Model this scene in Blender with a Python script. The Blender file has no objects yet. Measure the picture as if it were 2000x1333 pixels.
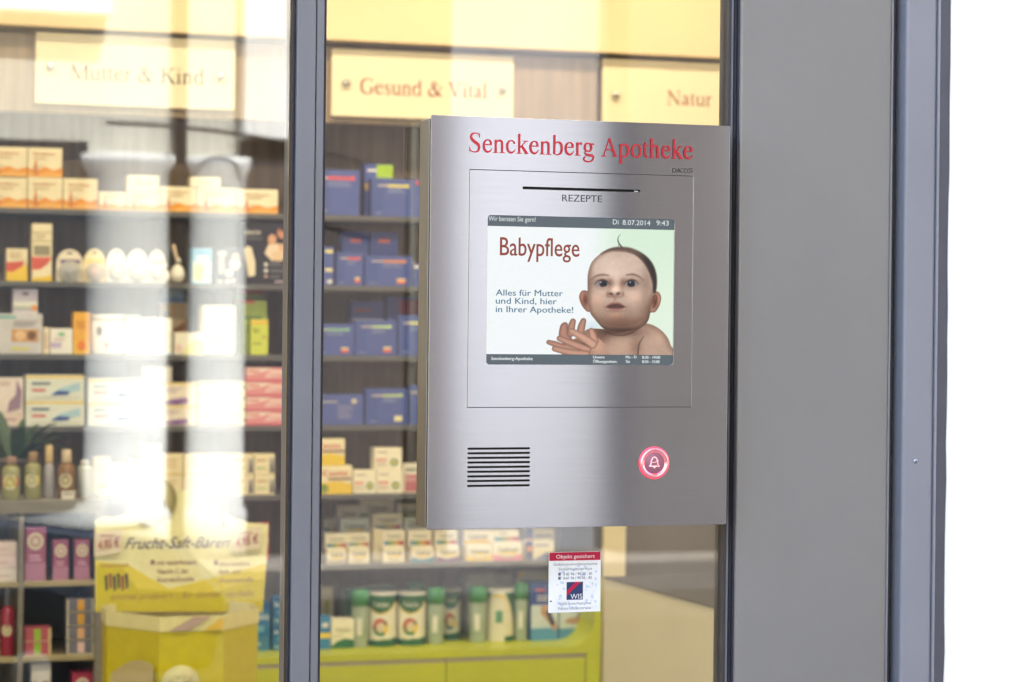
import bpy, bmesh, math, random
import numpy as np
from math import radians as R, sin, cos, pi, sqrt

scene = bpy.context.scene
COL = scene.collection
random.seed(7)

# ------------------------------------------------------------------ camera
FPX, YAW, ROLL = 4500.0, R(17.3), 0.0105
CX, CY, CZ = -0.821, -3.067, 1.6
cam_d = bpy.data.cameras.new('camera')
cam = bpy.data.objects.new('camera', cam_d)
COL.objects.link(cam)
cam_d.sensor_width = 36.0
cam_d.lens = FPX * 36.0 / 2000.0
cam_d.shift_y = -48.5 / 2000.0
cam_d.clip_start, cam_d.clip_end = 0.05, 500
from mathutils import Matrix, Vector, Euler
fw = Vector((sin(YAW), cos(YAW), 0)); rt = Vector((cos(YAW), -sin(YAW), 0)); up = Vector((0, 0, 1))
cr = rt * cos(ROLL) + up * sin(ROLL); cu = up * cos(ROLL) - rt * sin(ROLL)
M = Matrix((cr, cu, -fw)).transposed().to_4x4(); M.translation = Vector((CX, CY, CZ))
cam.matrix_world = M
cam_d.dof.use_dof = True
cam_d.dof.focus_distance = 3.13
cam_d.dof.aperture_fstop = 7.0
scene.camera = cam

# ------------------------------------------------------------------ daylight
world = bpy.data.worlds.new('World'); scene.world = world; world.use_nodes = True
wt = world.node_tree; wt.nodes.clear()
wo = wt.nodes.new('ShaderNodeOutputWorld'); wb = wt.nodes.new('ShaderNodeBackground'); sky = wt.nodes.new('ShaderNodeTexSky')
sky.sky_type = 'NISHITA'; sky.sun_disc = False; sky.sun_elevation = R(50); sky.sun_rotation = R(12)
sky.air_density = 1.0; sky.dust_density = 2.5; sky.ozone_density = 1.0
wb.inputs['Strength'].default_value = 0.15
wt.links.new(sky.outputs[0], wb.inputs[0]); wt.links.new(wb.outputs[0], wo.inputs[0])
sun_d = bpy.data.lights.new('sun', 'SUN'); sun = bpy.data.objects.new('sun', sun_d); COL.objects.link(sun)
sun_d.energy = 3.0; sun_d.angle = R(0.5); sun_d.color = (1.0, 0.965, 0.92)
sun.rotation_euler = (R(-40), 0, R(-12))
scene.view_settings.view_transform = 'Standard'; scene.view_settings.look = 'None'
scene.view_settings.gamma = 1.0
scene.view_settings.exposure = EXPO = 2.62
scene.cycles.use_denoising = True
scene.cycles.max_bounces = 8; scene.cycles.transparent_max_bounces = 16
scene.cycles.caustics_reflective = False; scene.cycles.caustics_refractive = False
scene.cycles.sample_clamp_indirect = 6.0

# ------------------------------------------------------------------ helpers
def S(r, g, b):
    f = lambda c: (c / 255 / 12.92) if c / 255 <= 0.04045 else ((c / 255 + 0.055) / 1.055) ** 2.4
    return (f(r), f(g), f(b))

def P(u, v, Y):
    """where the sight line of a measured point meets the plane y=Y -> (x, z)"""
    X = (u - 1000) / FPX; Z = -(v - 666.5) / FPX - 48.5 / FPX
    h = X * cos(ROLL) - Z * sin(ROLL); z = X * sin(ROLL) + Z * cos(ROLL)
    dx, dy = fw.x + h * rt.x, fw.y + h * rt.y
    t = (Y - CY) / dy
    return CX + t * dx, CZ + t * z

def mat(name, col=(.5, .5, .5), rough=.5, metal=0.0, spec=.5, noise=0.0, nscale=8.0, bump=0.0, bscale=200.0, stretch=(1, 1, 1), attr=False, emit=0.0, coat=0.0, trans=0.0, alpha=1.0):
    m = bpy.data.materials.new(name); m.use_nodes = True
    nt = m.node_tree; b = nt.nodes['Principled BSDF']
    b.inputs['Roughness'].default_value = rough; b.inputs['Metallic'].default_value = metal
    b.inputs['Specular IOR Level'].default_value = spec
    b.inputs['Coat Weight'].default_value = coat
    b.inputs['Transmission Weight'].default_value = trans
    b.inputs['Alpha'].default_value = alpha
    src = None
    if attr:
        a = nt.nodes.new('ShaderNodeVertexColor'); a.layer_name = 'Col'; src = a.outputs[0]
    tc = nt.nodes.new('ShaderNodeTexCoord'); mp = nt.nodes.new('ShaderNodeMapping')
    mp.inputs['Scale'].default_value = stretch
    nt.links.new(tc.outputs['Object'], mp.inputs[0])
    if noise > 0:
        n = nt.nodes.new('ShaderNodeTexNoise'); n.inputs['Scale'].default_value = nscale; n.inputs['Detail'].default_value = 6
        nt.links.new(mp.outputs[0], n.inputs['Vector'])
        rr = nt.nodes.new('ShaderNodeMapRange'); rr.inputs['From Min'].default_value = .3; rr.inputs['From Max'].default_value = .7
        rr.inputs['To Min'].default_value = 1 - noise; rr.inputs['To Max'].default_value = 1 + noise
        nt.links.new(n.outputs[0], rr.inputs[0])
        mx = nt.nodes.new('ShaderNodeVectorMath'); mx.operation = 'SCALE'
        if src is not None: nt.links.new(src, mx.inputs[0])
        else: mx.inputs[0].default_value = col
        nt.links.new(rr.outputs[0], mx.inputs['Scale'])
        src = mx.outputs[0]
    if src is not None: nt.links.new(src, b.inputs['Base Color'])
    else: b.inputs['Base Color'].default_value = (*col, 1)
    if emit > 0:
        b.inputs['Emission Strength'].default_value = emit
        if src is not None: nt.links.new(src, b.inputs['Emission Color'])
        else: b.inputs['Emission Color'].default_value = (*col, 1)
    if bump > 0:
        n2 = nt.nodes.new('ShaderNodeTexNoise'); n2.inputs['Scale'].default_value = bscale; n2.inputs['Detail'].default_value = 4
        nt.links.new(mp.outputs[0], n2.inputs['Vector'])
        bp = nt.nodes.new('ShaderNodeBump'); bp.inputs['Strength'].default_value = bump; bp.inputs['Distance'].default_value = .002
        nt.links.new(n2.outputs[0], bp.inputs['Height']); nt.links.new(bp.outputs[0], b.inputs['Normal'])
    return m

class MB:
    """collects shapes (with a colour per face) and links them as one mesh object"""
    def __init__(s): s.v = []; s.f = []; s.c = []; s.m = []; s.sm = []; s.lay = 0
    def add(s, verts, faces, col=(.8, .8, .8), mi=0, smooth=False):
        o = len(s.v); s.v += [tuple(p) for p in verts]
        for k, f in enumerate(faces):
            s.f.append(tuple(i + o for i in f)); s.c.append(col[k] if isinstance(col, list) else col); s.m.append(mi); s.sm.append(smooth)
        return s
    def box(s, x0, x1, y0, y1, z0, z1, col=(.8, .8, .8), mi=0):
        v = [(x0, y0, z0), (x1, y0, z0), (x1, y1, z0), (x0, y1, z0), (x0, y0, z1), (x1, y0, z1), (x1, y1, z1), (x0, y1, z1)]
        return s.add(v, [(0, 3, 2, 1), (4, 5, 6, 7), (0, 1, 5, 4), (1, 2, 6, 5), (2, 3, 7, 6), (3, 0, 4, 7)], col, mi)
    def cbox(s, x0, x1, y0, y1, z0, z1, c=.003, col=(.8, .8, .8), mi=0):
        bm = bmesh.new(); bmesh.ops.create_cube(bm, size=1)
        for v in bm.verts: v.co = Vector(((x0 + x1) / 2 + v.co.x * (x1 - x0), (y0 + y1) / 2 + v.co.y * (y1 - y0), (z0 + z1) / 2 + v.co.z * (z1 - z0)))
        bmesh.ops.bevel(bm, geom=bm.edges[:], offset=c, segments=2, profile=.5, affect='EDGES')
        return s.bm(bm, col, mi)
    def bm(s, bm, col=(.8, .8, .8), mi=0, smooth=False):
        bm.verts.index_update()
        s.add([v.co[:] for v in bm.verts], [[v.index for v in f.verts] for f in bm.faces], col, mi, smooth); bm.free(); return s
    def rect(s, x0, x1, z0, z1, y, col, mi=0):
        return s.add([(x0, y, z0), (x1, y, z0), (x1, y, z1), (x0, y, z1)], [(0, 1, 2, 3)], col, mi)
    def poly(s, pts, y, col, mi=0):
        from mathutils.geometry import tessellate_polygon
        tri = tessellate_polygon([[Vector((p[0], p[1], 0)) for p in pts]])
        fs = []
        for t in tri:
            a, b, c = [pts[i] for i in t]
            fs.append(t if (b[0] - a[0]) * (c[1] - a[1]) - (b[1] - a[1]) * (c[0] - a[0]) > 0 else t[::-1])
        return s.add([(p[0], y, p[1]) for p in pts], fs, col, mi)
    def ell(s, cx, cz, rx, rz, y, col, n=24, mi=0):
        return s.add([(cx + rx * cos(2 * pi * k / n), y, cz + rz * sin(2 * pi * k / n)) for k in range(n)], [tuple(range(n))], col, mi)
    def lathe(s, prof, cx=0, cy=0, cz=0, n=28, col=(.8, .8, .8), mi=0, smooth=True, axis='z', cfun=None):
        v = []; f = []; c = []
        for (r, z) in prof:
            for k in range(n):
                a = 2 * pi * k / n - pi / 2
                if axis == 'z': v.append((cx + r * cos(a), cy + r * sin(a), cz + z))
                else: v.append((cx + r * cos(a), cy - z, cz + r * sin(a)))
        for j in range(len(prof) - 1):
            for k in range(n):
                k2 = (k + 1) % n
                f.append((j * n + k, j * n + k2, (j + 1) * n + k2, (j + 1) * n + k))
                if cfun: c.append(cfun((k + .5) / n, (prof[j][1] + prof[j + 1][1]) / 2))
        f.append(tuple(range(n))[::-1]); f.append(tuple((len(prof) - 1) * n + k for k in range(n)))
        if cfun: c += [cfun(.5, prof[0][1]), cfun(.5, prof[-1][1])]
        return s.add(v, f, c if cfun else col, mi, smooth)
    def tube(s, pts, rad, col=(.8, .8, .8), n=8, mi=0):
        pts = [Vector(p) for p in pts]; v = []; f = []
        for i, p in enumerate(pts):
            d = (pts[min(i + 1, len(pts) - 1)] - pts[max(i - 1, 0)]).normalized()
            a = d.orthogonal().normalized() if i == 0 else (pa - d * pa.dot(d)).normalized()
            pa = a; b = d.cross(a); r = rad[i] if isinstance(rad, (list, tuple)) else rad
            for k in range(n): v.append(tuple(p + a * r * cos(2 * pi * k / n) + b * r * sin(2 * pi * k / n)))
        for i in range(len(pts) - 1):
            for k in range(n): f.append((i * n + k, i * n + (k + 1) % n, (i + 1) * n + (k + 1) % n, (i + 1) * n + k))
        f.append(tuple(range(n))[::-1]); f.append(tuple((len(pts) - 1) * n + k for k in range(n)))
        return s.add(v, f, col, mi, True)
    def text(s, txt, x, z, h, y, col, width=None, anchor='l', font='sans', bold=0.0, shear=0.0, mi=0, wrap=None, dz=0.0):
        """lettering: cap height h, baseline at z; wrap=(cx,cy,r) bends it round an upright cylinder"""
        V, F, W, cap = serif_geo(txt) if font == 'serif' else text_geo(txt, 0.0, shear)
        sc = h / cap; sx = width / W if width else sc
        w = W * sx; ox = x - (w if anchor == 'r' else w / 2 if anchor == 'c' else 0)
        out = []
        for (a, b, l) in V:
            px = ox + a * sx; pz = z + b * sc + dz * (a * sx)
            if wrap:
                th = (px - wrap[0]) / wrap[2] - pi / 2; r = wrap[2] + y
                out.append((wrap[0] + r * cos(th), wrap[1] + r * sin(th), pz))
            else: out.append((px, y - l * .00002, pz))
        s.add(out, F, col, mi)
        if font != 'serif' and bold > 0 and not wrap:   # heavier type: struck twice with a small shift
            s.add([(p[0] + bold * 1.6 * sx, p[1] - .00003, p[2]) for p in out], F, col, mi)
            s.add([(p[0] + bold * .8 * sx, p[1] - .00006, p[2] + bold * .6 * sc) for p in out], F, col, mi)
        return s
    def build(s, name, mats, parent=None, loc=None, rot=None, uv=None):
        me = bpy.data.meshes.new(name); me.from_pydata(s.v, [], s.f)
        mats = mats if isinstance(mats, (list, tuple)) else [mats]
        for m in mats: me.materials.append(m)
        me.polygons.foreach_set('material_index', s.m); me.polygons.foreach_set('use_smooth', s.sm)
        ca = me.color_attributes.new('Col', 'FLOAT_COLOR', 'CORNER')
        arr = []
        for f, c in zip(s.f, s.c): arr += [c[0], c[1], c[2], 1.0] * len(f)
        ca.data.foreach_set('color', arr)
        if uv: set_uv(me)
        me.update()
        ob = bpy.data.objects.new(name, me); COL.objects.link(ob)
        if parent: ob.parent = parent
        if loc: ob.location = loc
        if rot: ob.rotation_euler = rot
        return ob

def set_uv(me):
    uvl = me.uv_layers.new(name='UVMap')
    for l in me.loops:
        co = me.vertices[l.vertex_index].co
        uvl.data[l.index].uv = (co.z + co.y * .01, co.x + co.y * .013)

def empty(name, loc=(0, 0, 0), rz=0):
    o = bpy.data.objects.new(name, None); COL.objects.link(o); o.location = loc; o.rotation_euler.z = rz; o.empty_display_size = .05; return o
def tag(o, label, cat, group=None):
    o['label'] = label; o['category'] = cat
    if group: o['group'] = group
    return o
def struct(o): o['kind'] = 'structure'; return o

_tc = {}
def text_geo(txt, bold=0.0, shear=0.0):
    k = (txt, bold, shear)
    if k in _tc: return _tc[k]
    cu_ = bpy.data.curves.new('lettering', 'FONT'); cu_.body = txt; cu_.size = 1; cu_.resolution_u = 3; cu_.offset = bold; cu_.shear = shear
    ob = bpy.data.objects.new('lettering', cu_); COL.objects.link(ob)
    dg = bpy.context.evaluated_depsgraph_get(); ev = ob.evaluated_get(dg); me = ev.to_mesh()
    V = [(v.co.x, v.co.y, 0) for v in me.vertices]; F = [tuple(p.vertices) for p in me.polygons]
    ev.to_mesh_clear(); bpy.data.objects.remove(ob); bpy.data.curves.remove(cu_)
    mn = min(v[0] for v in V); W = max(v[0] for v in V) - mn
    F2 = []
    for f in F:
        a, b, c = V[f[0]], V[f[1]], V[f[2]]
        F2.append(f if (b[0] - a[0]) * (c[1] - a[1]) - (b[1] - a[1]) * (c[0] - a[0]) > 0 else f[::-1])
    _tc[k] = ([(v[0] - mn, v[1], 0) for v in V], F2, W, 0.70)
    return _tc[k]

# --- a hand drawn serif alphabet: strokes of (x, y, width) in 1000 units to the em
SF = lambda x0, x1, y=0: [(x0, y + 11, 22), (x1, y + 11, 22)]
FL = lambda x, y=450: [(x - 100, y - 28, 20), (x, y - 4, 36)]
BOWL = [(125, 370, 26), (190, 425, 42), (275, 438, 58), (372, 388, 84), (414, 238, 92), (376, 85, 80), (285, 18, 46), (200, 6, 34), (122, 40, 30)]
ST = lambda x, y0, y1, w=84: [(x, y0, w), (x, y1, w)]
ARCH = lambda x: [(x + 15, 350, 28), (x + 80, 412, 44), (x + 170, 428, 64), (x + 238, 390, 78), (x + 257, 300, 84), (x + 257, 0, 84)]
GLYPH = {
 'S': (556, [[(462, 500, 12), (445, 578, 30), (390, 640, 34), (290, 656, 34), (170, 630, 66), (115, 535, 86), (165, 430, 98), (285, 345, 104), (405, 265, 102), (440, 155, 92), (395, 50, 62), (270, 8, 34), (150, 30, 32), (82, 100, 30), (60, 200, 12)], [(455, 495, 14), (462, 665, 16)], [(64, 200, 14), (56, -8, 16)]]),
 'e': (444, [[(62, 278, 32), (400, 278, 32)], [(362, 290, 84), (350, 370, 74), (300, 424, 50), (230, 440, 36), (150, 412, 54), (92, 335, 80), (76, 225, 88), (105, 110, 84), (175, 42, 72), (255, 28, 62), (335, 60, 44), (412, 150, 12)]]),
 'n': (500, [ST(112, 0, 430), FL(150), ARCH(112), SF(14, 222), SF(272, 482)]),
 'c': (444, [[(352, 335, 78), (356, 375, 62), (310, 425, 46), (235, 440, 36), (150, 412, 54), (92, 335, 80), (76, 225, 88), (105, 110, 84), (175, 42, 72), (255, 28, 62), (335, 60, 44), (412, 150, 12)]]),
 'k': (500, [ST(118, 0, 675), FL(155, 683), SF(8, 226), [(150, 205, 34), (250, 300, 36), (385, 432, 34)], SF(278, 478, 428), [(212, 285, 60), (300, 165, 92), (430, 10, 92)], SF(335, 505)]),
 'b': (500, [ST(108, 20, 675, 80), FL(146, 683), BOWL]),
 'r': (333, [ST(112, 0, 430), FL(150), [(125, 340, 28), (180, 408, 44), (240, 428, 64), (296, 405, 84)], SF(10, 242)]),
 'g': (500, [[(218, 440, 34), (322, 398, 70), (350, 300, 80), (318, 200, 70), (218, 160, 34), (112, 202, 70), (84, 300, 80), (116, 398, 70), (218, 440, 34)], [(315, 412, 40), (400, 416, 40), (472, 416, 40)], [(150, 178, 26), (92, 118, 40), (105, 62, 56)], [(105, 62, 60), (240, 26, 84), (390, 12, 82), (440, -60, 62), (380, -160, 50), (235, -203, 44), (90, -170, 50), (48, -105, 50), (112, -14, 40)]]),
 'A': (722, [[(112, 12, 34), (345, 640, 38)], [(340, 645, 60), (600, 12, 100)], [(190, 232, 36), (500, 232, 36)], SF(14, 226), SF(470, 708)]),
 'p': (500, [ST(108, -205, 420, 82), FL(146), BOWL, SF(4, 226, -217)]),
 'o': (500, [[(250, 440, 36), (368, 392, 78), (422, 225, 92), (372, 58, 78), (250, 8, 36), (128, 58, 78), (78, 225, 92), (132, 392, 78), (250, 440, 36)]]),
 't': (278, [[(135, 565, 12), (118, 470, 70), (118, 120, 82), (142, 48, 68), (195, 30, 46), (268, 68, 14)], SF(12, 258, 426)]),
 'h': (500, [ST(112, 0, 675), FL(150, 683), ARCH(112), SF(10, 220), SF(272, 490)]),
 'M': (889, [[(146, 20, 34), (146, 640, 34)], [(146, 640, 96), (440, 30, 96)], [(440, 30, 36), (735, 640, 40)], ST(752, 10, 655, 100), SF(14, 264), SF(14, 180, 640), SF(630, 866), SF(720, 866, 640)]),
 'u': (500, [[(108, 440, 82), (108, 140, 82), (150, 52, 74), (230, 30, 60), (310, 60, 40), (370, 110, 30)], ST(388, 0, 440, 82), SF(8, 110, 428), SF(284, 388, 428), SF(388, 482)]),
 '&': (778, [[(700, 410, 20), (640, 300, 34), (540, 150, 50), (430, 50, 60), (280, 20, 82), (130, 70, 92), (92, 180, 90), (160, 300, 50), (300, 370, 36), (420, 450, 50), (448, 560, 70), (380, 645, 38), (290, 635, 50), (252, 540, 80), (310, 400, 90), (450, 200, 104), (600, 55, 94), (755, 40, 20)], SF(560, 770, 410)]),
 'K': (722, [ST(160, 10, 650, 100), SF(30, 300), SF(30, 300, 640), [(210, 330, 34), (560, 640, 36)], [(285, 405, 84), (620, 15, 108)], SF(430, 682, 640), SF(480, 724)]),
 'i': (278, [ST(130, 0, 430), FL(165), SF(16, 252), [(130, 590, 70), (130, 620, 98), (130, 650, 70)]]),
 'd': (500, [[(375, 370, 30), (305, 432, 42), (230, 438, 58), (122, 388, 84), (78, 235, 92), (116, 82, 80), (212, 22, 48), (300, 28, 38), (380, 80, 30)], ST(394, 10, 675, 80), FL(400, 683), SF(394, 490)]),
 'G': (722, [[(636, 490, 12), (598, 585, 34), (500, 646, 38), (390, 654, 36), (230, 610, 72), (122, 480, 102), (95, 330, 110), (130, 160, 98), (240, 42, 70), (390, 10, 38), (520, 30, 40), (600, 80, 40)], ST(588, 50, 280, 98), SF(460, 712, 272), [(638, 480, 14), (632, 664, 16)]]),
 's': (389, [[(312, 318, 12), (298, 392, 28), (220, 440, 34), (132, 418, 56), (100, 350, 72), (150, 272, 78), (258, 200, 80), (306, 120, 74), (266, 32, 52), (180, 8, 32), (92, 52, 24), (55, 145, 12)]]),
 'V': (722, [[(125, 650, 98), (380, 10, 80)], [(592, 650, 38), (375, 0, 36)], SF(12, 262, 640), SF(490, 710, 640)]),
 'a': (444, [[(100, 330, 76), (130, 404, 50), (215, 440, 42), (290, 402, 70), (308, 320, 82), (308, 110, 82), (330, 50, 66), (370, 36, 44), (436, 62, 14)], [(300, 275, 26), (190, 220, 46), (92, 150, 68), (82, 85, 78), (130, 38, 62), (220, 42, 40), (305, 105, 28)]]),
 'l': (278, [ST(130, 0, 675), FL(165, 683), SF(16, 250)]),
 'N': (722, [[(130, 20, 34), (130, 640, 34)], [(120, 645, 92), (610, 15, 84)], [(612, 10, 36), (612, 640, 36)], SF(12, 240), SF(12, 160, 640), SF(500, 708, 640)]),
 ' ': (250, []),
}
def catmull(pts, n=6):
    if len(pts) == 2: return pts
    a = np.array(pts, float); closed = np.allclose(a[0], a[-1]); out = []
    for i in range(len(a) - 1):
        p0 = a[i - 1] if i > 0 else (a[-2] if closed else a[0] * 2 - a[1])
        p3 = a[i + 2] if i + 2 < len(a) else (a[1] if closed else a[-1] * 2 - a[-2])
        p1, p2 = a[i], a[i + 1]
        for k in range(n):
            t = k / n
            out.append(.5 * ((2 * p1) + (p2 - p0) * t + (2 * p0 - 5 * p1 + 4 * p2 - p3) * t * t + (3 * p1 - p0 - 3 * p2 + p3) * t ** 3))
    out.append(a[-1]); return [tuple(q) for q in out]
def serif_geo(txt):
    if ('~', txt) in _tc: return _tc[('~', txt)]
    V = []; F = []; x = 0; lay = 0
    for ch in txt:
        adv, strokes = GLYPH[ch]
        for st in strokes:
            q = catmull(st); o = len(V)
            for i, (px, py, w) in enumerate(q):
                a = q[max(i - 1, 0)]; b = q[min(i + 1, len(q) - 1)]
                if i == 0 and len(q) > 3 and np.allclose(q[0], q[-1]): a = q[-2]
                if i == len(q) - 1 and len(q) > 3 and np.allclose(q[0], q[-1]): b = q[1]
                dx, dy = b[0] - a[0], b[1] - a[1]; L = sqrt(dx * dx + dy * dy) or 1
                w = w * 1.04 + 6; nx, ny = -dy / L * w / 2, dx / L * w / 2
                V += [(x + px + nx, py + ny, lay), (x + px - nx, py - ny, lay)]
            for i in range(len(q) - 1): F.append((o + 2 * i + 1, o + 2 * i + 3, o + 2 * i + 2, o + 2 * i))
            lay += 1
        x += adv
    _tc[('~', txt)] = ([(a / 1000, b / 1000, l) for a, b, l in V], F, (x - 20) / 1000, .662)
    return _tc[('~', txt)]

def plate_mesh(loops, y_front, thick, bevel=.0004):
    """flat sheet in the x-z plane with holes; loops of (x, z)"""
    cu_ = bpy.data.curves.new('sheet', 'CURVE'); cu_.dimensions = '2D'; cu_.fill_mode = 'BOTH'
    cu_.extrude = thick / 2 - bevel; cu_.bevel_depth = bevel; cu_.bevel_resolution = 1; cu_.offset = -bevel
    for lp in loops:
        sp = cu_.splines.new('POLY'); sp.points.add(len(lp) - 1); sp.use_cyclic_u = True
        for p, q in zip(sp.points, lp): p.co = (q[0], q[1], 0, 1)
    ob = bpy.data.objects.new('sheet', cu_); COL.objects.link(ob)
    dg = bpy.context.evaluated_depsgraph_get(); ev = ob.evaluated_get(dg); me = ev.to_mesh()
    mb = MB(); mb.add([(v.co.x, y_front + thick / 2 - v.co.z, v.co.y) for v in me.vertices], [tuple(p.vertices) for p in me.polygons])
    ev.to_mesh_clear(); bpy.data.objects.remove(ob); bpy.data.curves.remove(cu_)
    return mb
def rrect(x0, x1, z0, z1, r=0.0, n=5):
    if r <= 0: return [(x0, z0), (x1, z0), (x1, z1), (x0, z1)]
    out = []
    for (cx, cz, a0) in ((x1 - r, z0 + r, -90), (x1 - r, z1 - r, 0), (x0 + r, z1 - r, 90), (x0 + r, z0 + r, 180)):
        for k in range(n + 1):
            a = R(a0 + 90 * k / n); out.append((cx + r * cos(a), cz + r * sin(a)))
    return out

# ------------------------------------------------------------------ materials
M_ = {}
M_['card'] = mat('printed_card', attr=True, rough=.5, spec=.35, noise=.05, nscale=30)
M_['gloss'] = mat('printed_gloss', attr=True, rough=.25, spec=.5, noise=.04, nscale=20)
M_['panelgrey'] = mat('powder_coated_grey', S(134, 131, 128), rough=.24, spec=.5, noise=.05, nscale=3, bump=.06, bscale=900)
M_['trimgrey'] = mat('painted_aluminium', S(138, 138, 146), rough=.42, spec=.5, noise=.05, nscale=6, bump=.05, bscale=700)
M_['mull'] = mat('mullion_paint', S(116, 117, 123), rough=.38, spec=.5, noise=.05, nscale=4, bump=.04, bscale=800)
M_['rubber'] = mat('rubber_gasket', S(38, 36, 44), rough=.6, noise=.15, nscale=40)
M_['black'] = mat('black_void', S(12, 11, 11), rough=.8, noise=.1)
M_['alu'] = mat('bare_aluminium', S(190, 195, 205), rough=.3, metal=1.0, noise=.06, nscale=20)
M_['plaster'] = mat('white_plaster', S(250, 249, 245), rough=.9, spec=.2, noise=.02, nscale=3, bump=.25, bscale=260)
M_['shelf'] = mat('shelf_laminate', S(92, 90, 90), rough=.5, noise=.06, nscale=10)
M_['back'] = mat('shelf_back_wood', S(138, 114, 88), rough=.55, noise=.22, nscale=6, stretch=(7, 7, .5))
M_['fascia'] = mat('wood_veneer', S(150, 128, 100), rough=.5, noise=.16, nscale=5, stretch=(9, 9, .6))
M_['cream'] = mat('cream_paint', S(240, 217, 172), rough=.85, noise=.03, nscale=2)
M_['white'] = mat('matt_white', S(235, 232, 224), rough=.8, noise=.02)
M_['floor'] = mat('shop_floor_stone', S(150, 140, 125), rough=.35, noise=.08, nscale=2)
M_['lime'] = mat('lime_lacquer', S(196, 200, 0), rough=.32, spec=.5, noise=.03, nscale=3)
M_['strip'] = mat('beige_strip', S(170, 158, 132), rough=.5, noise=.06, nscale=15)
M_['beige'] = mat('beige_laminate', S(238, 224, 188), rough=.45, noise=.03, nscale=4)
M_['darktop'] = mat('shade_grey_top', S(82, 77, 73), rough=.5, noise=.08, nscale=8)
M_['rack'] = mat('grey_oak_rack', S(128, 120, 106), rough=.55, noise=.14, nscale=8, stretch=(1, 6, 6))
M_['rackedge'] = mat('rack_shelf_edge', S(165, 150, 110), rough=.5, noise=.1, nscale=10)
M_['sign'] = mat('sign_board', S(246, 232, 196), rough=.6, noise=.02, nscale=5)
M_['leaf'] = mat('leaf_green', S(52, 72, 40), rough=.45, noise=.3, nscale=20)
M_['frost'] = mat('frosted_plastic', S(190, 205, 180), rough=.35, spec=.5, noise=.06, nscale=20, alpha=.72)
M_['film'] = mat('clear_film', S(225, 222, 215), rough=.12, spec=.9, noise=.1, nscale=60, alpha=.45, bump=.6, bscale=60)
M_['chrome'] = mat('polished_chrome', S(220, 222, 226), rough=.12, metal=1.0, noise=.03, nscale=30)
M_['redglow'] = mat('red_led_ring', S(255, 60, 90), rough=.3, emit=1.0 / 2 ** EXPO * 1.0, noise=.12, nscale=50)
M_['bellglow'] = mat('lit_bell_symbol', S(255, 190, 190), rough=.3, emit=.75 / 2 ** EXPO, noise=.1, nscale=80)
M_['redprint'] = mat('red_screen_print', S(190, 18, 42), rough=.35, spec=.5, noise=.05, nscale=30)
M_['greyprint'] = mat('grey_screen_print', S(38, 38, 40), rough=.45, noise=.05, nscale=30)
M_['asphalt'] = mat('asphalt', (.055, .055, .057), rough=.85, noise=.25, nscale=6, bump=.3, bscale=150)
M_['paving'] = mat('pavement_slabs', S(140, 134, 126), rough=.8, noise=.15, nscale=3)
M_['kerb'] = mat('kerb_stone', S(150, 148, 142), rough=.8, noise=.12, nscale=10)

def steel(name, col, r, an, nz=.10):
    m = bpy.data.materials.new(name); m.use_nodes = True; nt = m.node_tree; b = nt.nodes['Principled BSDF']
    b.inputs['Metallic'].default_value = 1.0; b.inputs['Anisotropic'].default_value = an
    tg = nt.nodes.new('ShaderNodeTangent'); tg.direction_type = 'UV_MAP'; tg.uv_map = 'UVMap'
    nt.links.new(tg.outputs[0], b.inputs['Tangent'])
    tc = nt.nodes.new('ShaderNodeTexCoord'); mp = nt.nodes.new('ShaderNodeMapping'); mp.inputs['Scale'].default_value = (7, 1, 1500)
    nt.links.new(tc.outputs['Object'], mp.inputs[0])
    n = nt.nodes.new('ShaderNodeTexNoise'); n.inputs['Scale'].default_value = 1.0; n.inputs['Detail'].default_value = 5; n.inputs['Roughness'].default_value = .7
    nt.links.new(mp.outputs[0], n.inputs['Vector'])
    n2 = nt.nodes.new('ShaderNodeTexNoise'); n2.inputs['Scale'].default_value = 5.0; n2.inputs['Detail'].default_value = 3
    nt.links.new(tc.outputs['Object'], n2.inputs['Vector'])
    a = nt.nodes.new('ShaderNodeMath'); a.operation = 'MULTIPLY_ADD'; a.inputs[1].default_value = .25
    nt.links.new(n2.outputs[0], a.inputs[0]); nt.links.new(n.outputs[0], a.inputs[2])
    rr = nt.nodes.new('ShaderNodeMapRange'); rr.inputs['From Min'].default_value = .4; rr.inputs['From Max'].default_value = .85
    rr.inputs['To Min'].default_value = 1 - nz; rr.inputs['To Max'].default_value = 1 + nz
    nt.links.new(a.outputs[0], rr.inputs[0])
    vm = nt.nodes.new('ShaderNodeVectorMath'); vm.operation = 'SCALE'; vm.inputs[0].default_value = col
    nt.links.new(rr.outputs[0], vm.inputs['Scale']); nt.links.new(vm.outputs[0], b.inputs['Base Color'])
    r2 = nt.nodes.new('ShaderNodeMapRange'); r2.inputs['From Min'].default_value = .4; r2.inputs['From Max'].default_value = .85
    r2.inputs['To Min'].default_value = r * .96; r2.inputs['To Max'].default_value = r * 1.04
    nt.links.new(a.outputs[0], r2.inputs[0]); nt.links.new(r2.outputs[0], b.inputs['Roughness'])
    return m
M_['steel'] = steel('brushed_stainless', (.43, .435, .45), .135, 1.0, .11)
M_['steelside'] = steel('folded_steel_side', (.235, .23, .225), .35, .3, .05)

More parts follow.
